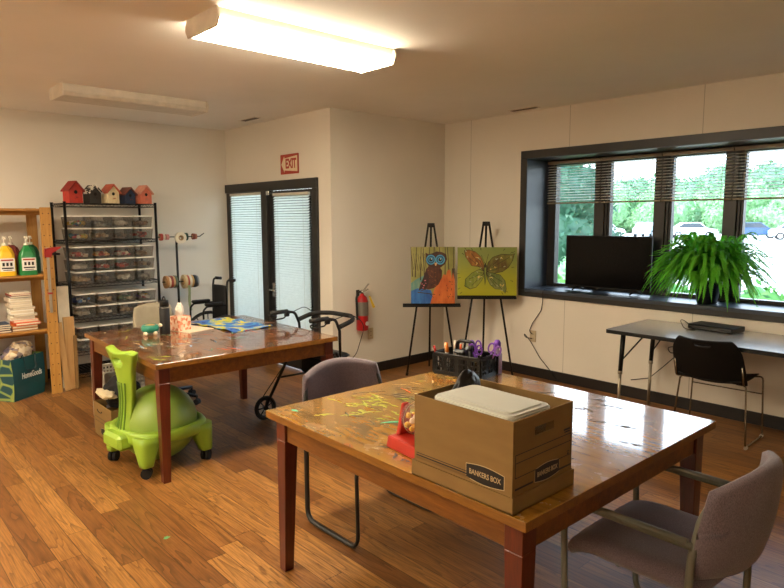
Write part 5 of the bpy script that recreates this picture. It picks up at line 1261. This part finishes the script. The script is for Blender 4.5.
# ---------------------------------------------------------------- wheelchair by the wall
t = thing('wheelchair', 'black partly folded wheelchair against the left wall by the door', 'wheelchair', (-6.36, 3.03, 0), R_(-2))     # faces -y
M_WB = mat('wheelchair_black', '#101012', .5); hw = .17
for s in (-1, 1):
    MB().tube(fillet([(s * hw, .20, .30), (s * hw, .215, .90), (s * hw, .225, .965), (s * hw, .275, .968)], .04), .0115, 0, 10).build('back_post', M_RBLK, t)
    MB().tube([(s * hw, .245, .970), (s * hw, .315, .962)], .017, 0, 12).build('push_handle', M_GRIP, t)
    MB().tube(fillet([(s * hw, .20, .48), (s * hw, -.20, .48), (s * hw, -.27, .30), (s * hw, -.40, .12)], .05), .0115).tube([(s * hw, .2, .3), (s * hw, -.24, .3)], .0115).build('side_frame', M_RBLK, t)
    MB().tube(fillet([(s * hw, .205, .70), (s * hw, -.02, .70), (s * hw, -.06, .66), (s * hw, -.06, .48)], .04), .0105).build('arm_frame', M_RBLK, t)
    MB().box((s * hw, .065, .722), (.05, .21, .034), 0, .012).build('arm_pad', M_WB, t)
    wheel(t, (s * (hw + .045), .16, .30), .30, spokes=12); wheel(t, (s * hw, -.26, .09), .09, spokes=6)
    MB().box((s * (hw - .05), -.43, .11), (.09, .13, .012), 0, .003).build('footplate', M_WB, t)
def sl(u, v): return ((u - .5) * 2 * hw, .215 + .035 * math.cos((u - .5) * PI), .50 + v * .40)
MB().sheet(sl, 10, 8, .012).build('back_sling', M_WB, t)
def ss(u, v): return ((u - .5) * 2 * hw, -.20 + v * .38, .485 - .03 * math.cos((u - .5) * PI))
MB().sheet(ss, 10, 6, .012).build('seat_sling', M_WB, t)

# ---------------------------------------------------------------- beige office chair behind table 2
t = thing('office_chair', 'beige shell office chair on black casters behind the stained table', 'chair', (-5.36, 2.19, 0), 0)      # faces +x
M_BEI = mat('beige_shell', '#a59a82', .5); M_SEATD = mat('dark_seat', '#2a2724', .8)
MB().pillow(.38, .40, .035, lambda x, y, e: (-.235 + .9 * x * x - .12 * y + e, x, .675 + y), .5, 14, 8).build('backrest', M_BEI, t)
MB().pillow(.42, .42, .07, lambda x, y, e: (x - .03, y, .47 + e), .35, 12, 6).build('seat', M_SEATD, t)
MB().tube(fillet([(-.02, 0, .43), (-.24, 0, .43), (-.27, 0, .62)], .05), .014).build('back_support', M_BLKM, t)
MB().cyl((0, 0, .10), (0, 0, .44), .024).build('gas_column', M_BLKM, t)
mb = MB(); cs = []
for k in range(5):
    a = R_(36.5 + 72 * k); mb.taper((.15 * math.cos(a), .15 * math.sin(a), .085), (.02, .02), (.15 * math.cos(a), .15 * math.sin(a), .105), (.02, .02)); mb.tube([(0, 0, .11), (.29 * math.cos(a), .29 * math.sin(a), .075)], .018, 0, 8, radii=[.022, .014]); cs.append(a)
mb.build('star_base', M_BLKM, t)
for a in cs:
    c = Vector((.29 * math.cos(a), .29 * math.sin(a), .026)); n = Vector((-math.sin(a), math.cos(a), 0)); o = MB().cyl(c - n * .024, c - n * .006, .026, None, 0, 16).cyl(c + n * .006, c + n * .024, .026, None, 0, 16).cyl(c + Vector((0, 0, .01)), c + Vector((0, 0, .055)), .008).build('caster', M_RUB, t)

# ---------------------------------------------------------------- green ball chair
def m_green(name, c, rough):
    t = NT(name); o = t.coord(); t.bsdf(t.ramp(t.noise(o, 5, 2), [(.3, lin(c[0])), (.7, lin(c[1]))]), rough, 0, None, .5); return t.m
M_LIME = m_green('lime_plastic', ('#86a82e', '#94b638'), .38); M_BALL = m_green('green_ball', ('#7d9a3c', '#8ca846'), .42); M_LIMD = m_green('lime_groove', ('#55781f', '#5f8424'), .5)
bcx, bcy = -4.09, 1.605
t = thing('ball_chair', 'lime green ball chair with backrest and casters under the stained table', 'chair', (bcx, bcy, 0), R_(6))      # back towards -y
tb = tag(MB().sphere((0, 0, 0), .253, 0, 40).build('exercise_ball', M_BALL, None, (bcx, bcy, .272)), 'round green exercise ball resting in the lime green chair base', 'ball')
mb = MB(); n = 56; rings = []
def sq(a, h1, h2, e): c, q = math.cos(a), math.sin(a); return (math.copysign(abs(c) ** e, c) * h1, math.copysign(abs(q) ** e, q) * h2)
prof = [(.242, .242, 1, .215), (.262, .256, .9, .198), (.278, .268, .76, .202), (.288, .277, .70, .222), (.288, .277, .70, .268), (.280, .270, .76, .284), (.268, .262, .9, .286), (.258, .258, 1, .278), (.249, .249, 1, .24)]
for (a1, a2, e, z) in prof: rings.append([mb.bm.verts.new(sq(2 * PI * k / n, a1, a2, e) + (z,)) for k in range(n)])
for q in range(len(prof)):
    a, b = rings[q], rings[(q + 1) % len(prof)]
    for k in range(n): f = mb.bm.faces.new((a[k], a[(k + 1) % n], b[(k + 1) % n], b[k])); f.smooth = True
mb.build('ring_base', M_LIME, t)
for sx in (-1, 1):
    for sy in (-1, 1):
        mb = MB(); q = [(.190, .185, .262, .16, .15), (.196, .190, .21, .15, .14), (.210, .200, .15, .115, .11), (.222, .208, .10, .09, .086), (.225, .210, .075, .08, .076)]
        prev = None; n = 20; rr = []
        for (x, y, z, w, d) in q: rr.append([mb.bm.verts.new((sx * x + px, sy * y + py, z)) for px, py in rrect(w, d, w * .3, 4)])
        n = len(rr[0])
        for a, b in zip(rr, rr[1:]):
            for k in range(n): f = mb.bm.faces.new((a[k], a[(k + 1) % n], b[(k + 1) % n], b[k])); f.smooth = True
        mb.bm.faces.new(rr[0]); mb.bm.faces.new(rr[-1][::-1]); bmesh.ops.recalc_face_normals(mb.bm, faces=mb.bm.faces)
        mb.build('leg', M_LIME, t)
        c = Vector((sx * .227, sy * .212, .034)); nn = Vector((.8, .6 * sx * sy, 0)).normalized()
        MB().cyl(c - nn * .026, c - nn * .005, .034, None, 0, 18).cyl(c + nn * .005, c + nn * .026, .034, None, 0, 18).cyl(c, c + Vector((0, 0, .06)), .010).build('caster', M_RUB, t)
def spine(v):      # v 0..1 up the backrest -> (y, z)
    z = .18 + v * .635; return (-.290 + .035 * math.sin(v * PI * 1.15) + .030 * v, z)
def bwid(v): 
    return .115 - .035 * math.sin(min(1, v / .72) * PI) + (.085 * ((v - .72) / .28) ** 1.2 if v > .72 else 0)
def bs(u, v):
    y, z = spine(v); x = (u - .5) * 2; w = bwid(v)
    zt = z
    if v > .72: k = (v - .72) / .28; zt = z - .03 * k * (1 - abs(x) ** 1.6) * k - .02 * k * max(0, abs(x) - .7) * 4
    return (x * w, y + .03 * x * x, zt)
def hb(u, v): return ((u - .5) / .22) ** 2 + ((v - .865) / .05) ** 2 < 1
bk = MB().sheet(bs, 20, 44, .05, 0, hb).build('backrest', M_LIME, t, subsurf=1)
for k in range(4):
    u = .26 + k * .16; mb = MB(); pts = []
    for j in range(13):
        p = Vector(bs(u, .14 + .5 * j / 12)); pts.append(p + Vector((0, -.001, 0)))
    mb.tube(pts, .006, 0, 6); mb.build('groove', M_LIMD, bk)
MB().taper((0, -.27, .17), (.24, .12), (0, -.285, .27), (.22, .09), 0, .02).build('back_socket', M_LIME, t)

# ---------------------------------------------------------------- box, bag and basket under table 2
cb = thing('storage_box', 'open kraft cardboard box on the floor under the stained table', 'box', (-4.775, 1.60, 0), R_(0))
open_box(MB(), .38, .28, 0, .255, .0045, (.175, .20)).build('box_body', M_CARD, cb)
Mq = Matrix(((1, 0, 0, 0), (0, 0, -1, -.1402), (0, 1, 0, 0), (0, 0, 0, 1)))
badge(Mq, .02, .05, .14, .055, 'printed_label', cb, False)
mb = MB().box((0, -.1405, .115), (.33, .0006, .003)).box((0, -.1405, .145), (.33, .0006, .003)).tube([(-.06 + .05 * math.cos(PI + PI * k / 8), -.141, .205 + .018 * math.sin(PI + PI * k / 8)) for k in range(9)], .003, 0, 6); mb.build('printed_form', M_PRT, cb)
open_box(MB(), .395, .295, 0, .0, .0) if False else None
o = crumple(MB(), (0, 0, .1), (.17, .12, .12), 27, .25).build('black_cloth', mat('black_fabric', '#0e0d0f', .9), None, (-4.775, 1.61, .235)); tag(o, 'crumpled black cloth filling the box under the stained table', 'cloth')
o = crumple(MB(), (0, 0, .02), (.14, .05, .03), 31, .3).build('paper_roll', mat('cream_crumple', '#c9b998', .8), None, (-4.76, 1.49, .325)); tag(o, 'crumpled cream paper lying on the black cloth in the box', 'paper')
bk_ = thing('laundry_basket', 'white perforated plastic basket on the floor behind the box', 'basket', (-5.24, 1.74, 0), 0)
W, D, h = .32, .30, .42; M_WPL = mat('white_basket', '#b9b3a6', .5); mb = MB().box((0, 0, .004), (W, D, .008))
def pgrid(mb, a, b, n, rows):
    a = Vector((a[0], a[1], 0)); b = Vector((b[0], b[1], 0)); d = b - a; L = d.length; ang = math.atan2(d.y, d.x)
    for k in range(rows + 1): mb.box((a + b) / 2 + Vector((0, 0, .02 + (h - .03) * k / rows)), (L, .004, .016), 0, 0, ang)
    for k in range(n + 1): mb.box(a + d * k / n + Vector((0, 0, h / 2)), (.014, .0035, h - .01), 0, 0, ang)
c4 = [(-W / 2, -D / 2), (W / 2, -D / 2), (W / 2, D / 2), (-W / 2, D / 2)]
for k in range(4): pgrid(mb, c4[k], c4[(k + 1) % 4], 11, 12)
mb.tube(fillet([(x, y, h) for x, y in c4], .03, 4, True), .009, 0, 8, closed=True); mb.build('basket_body', M_WPL, bk_)
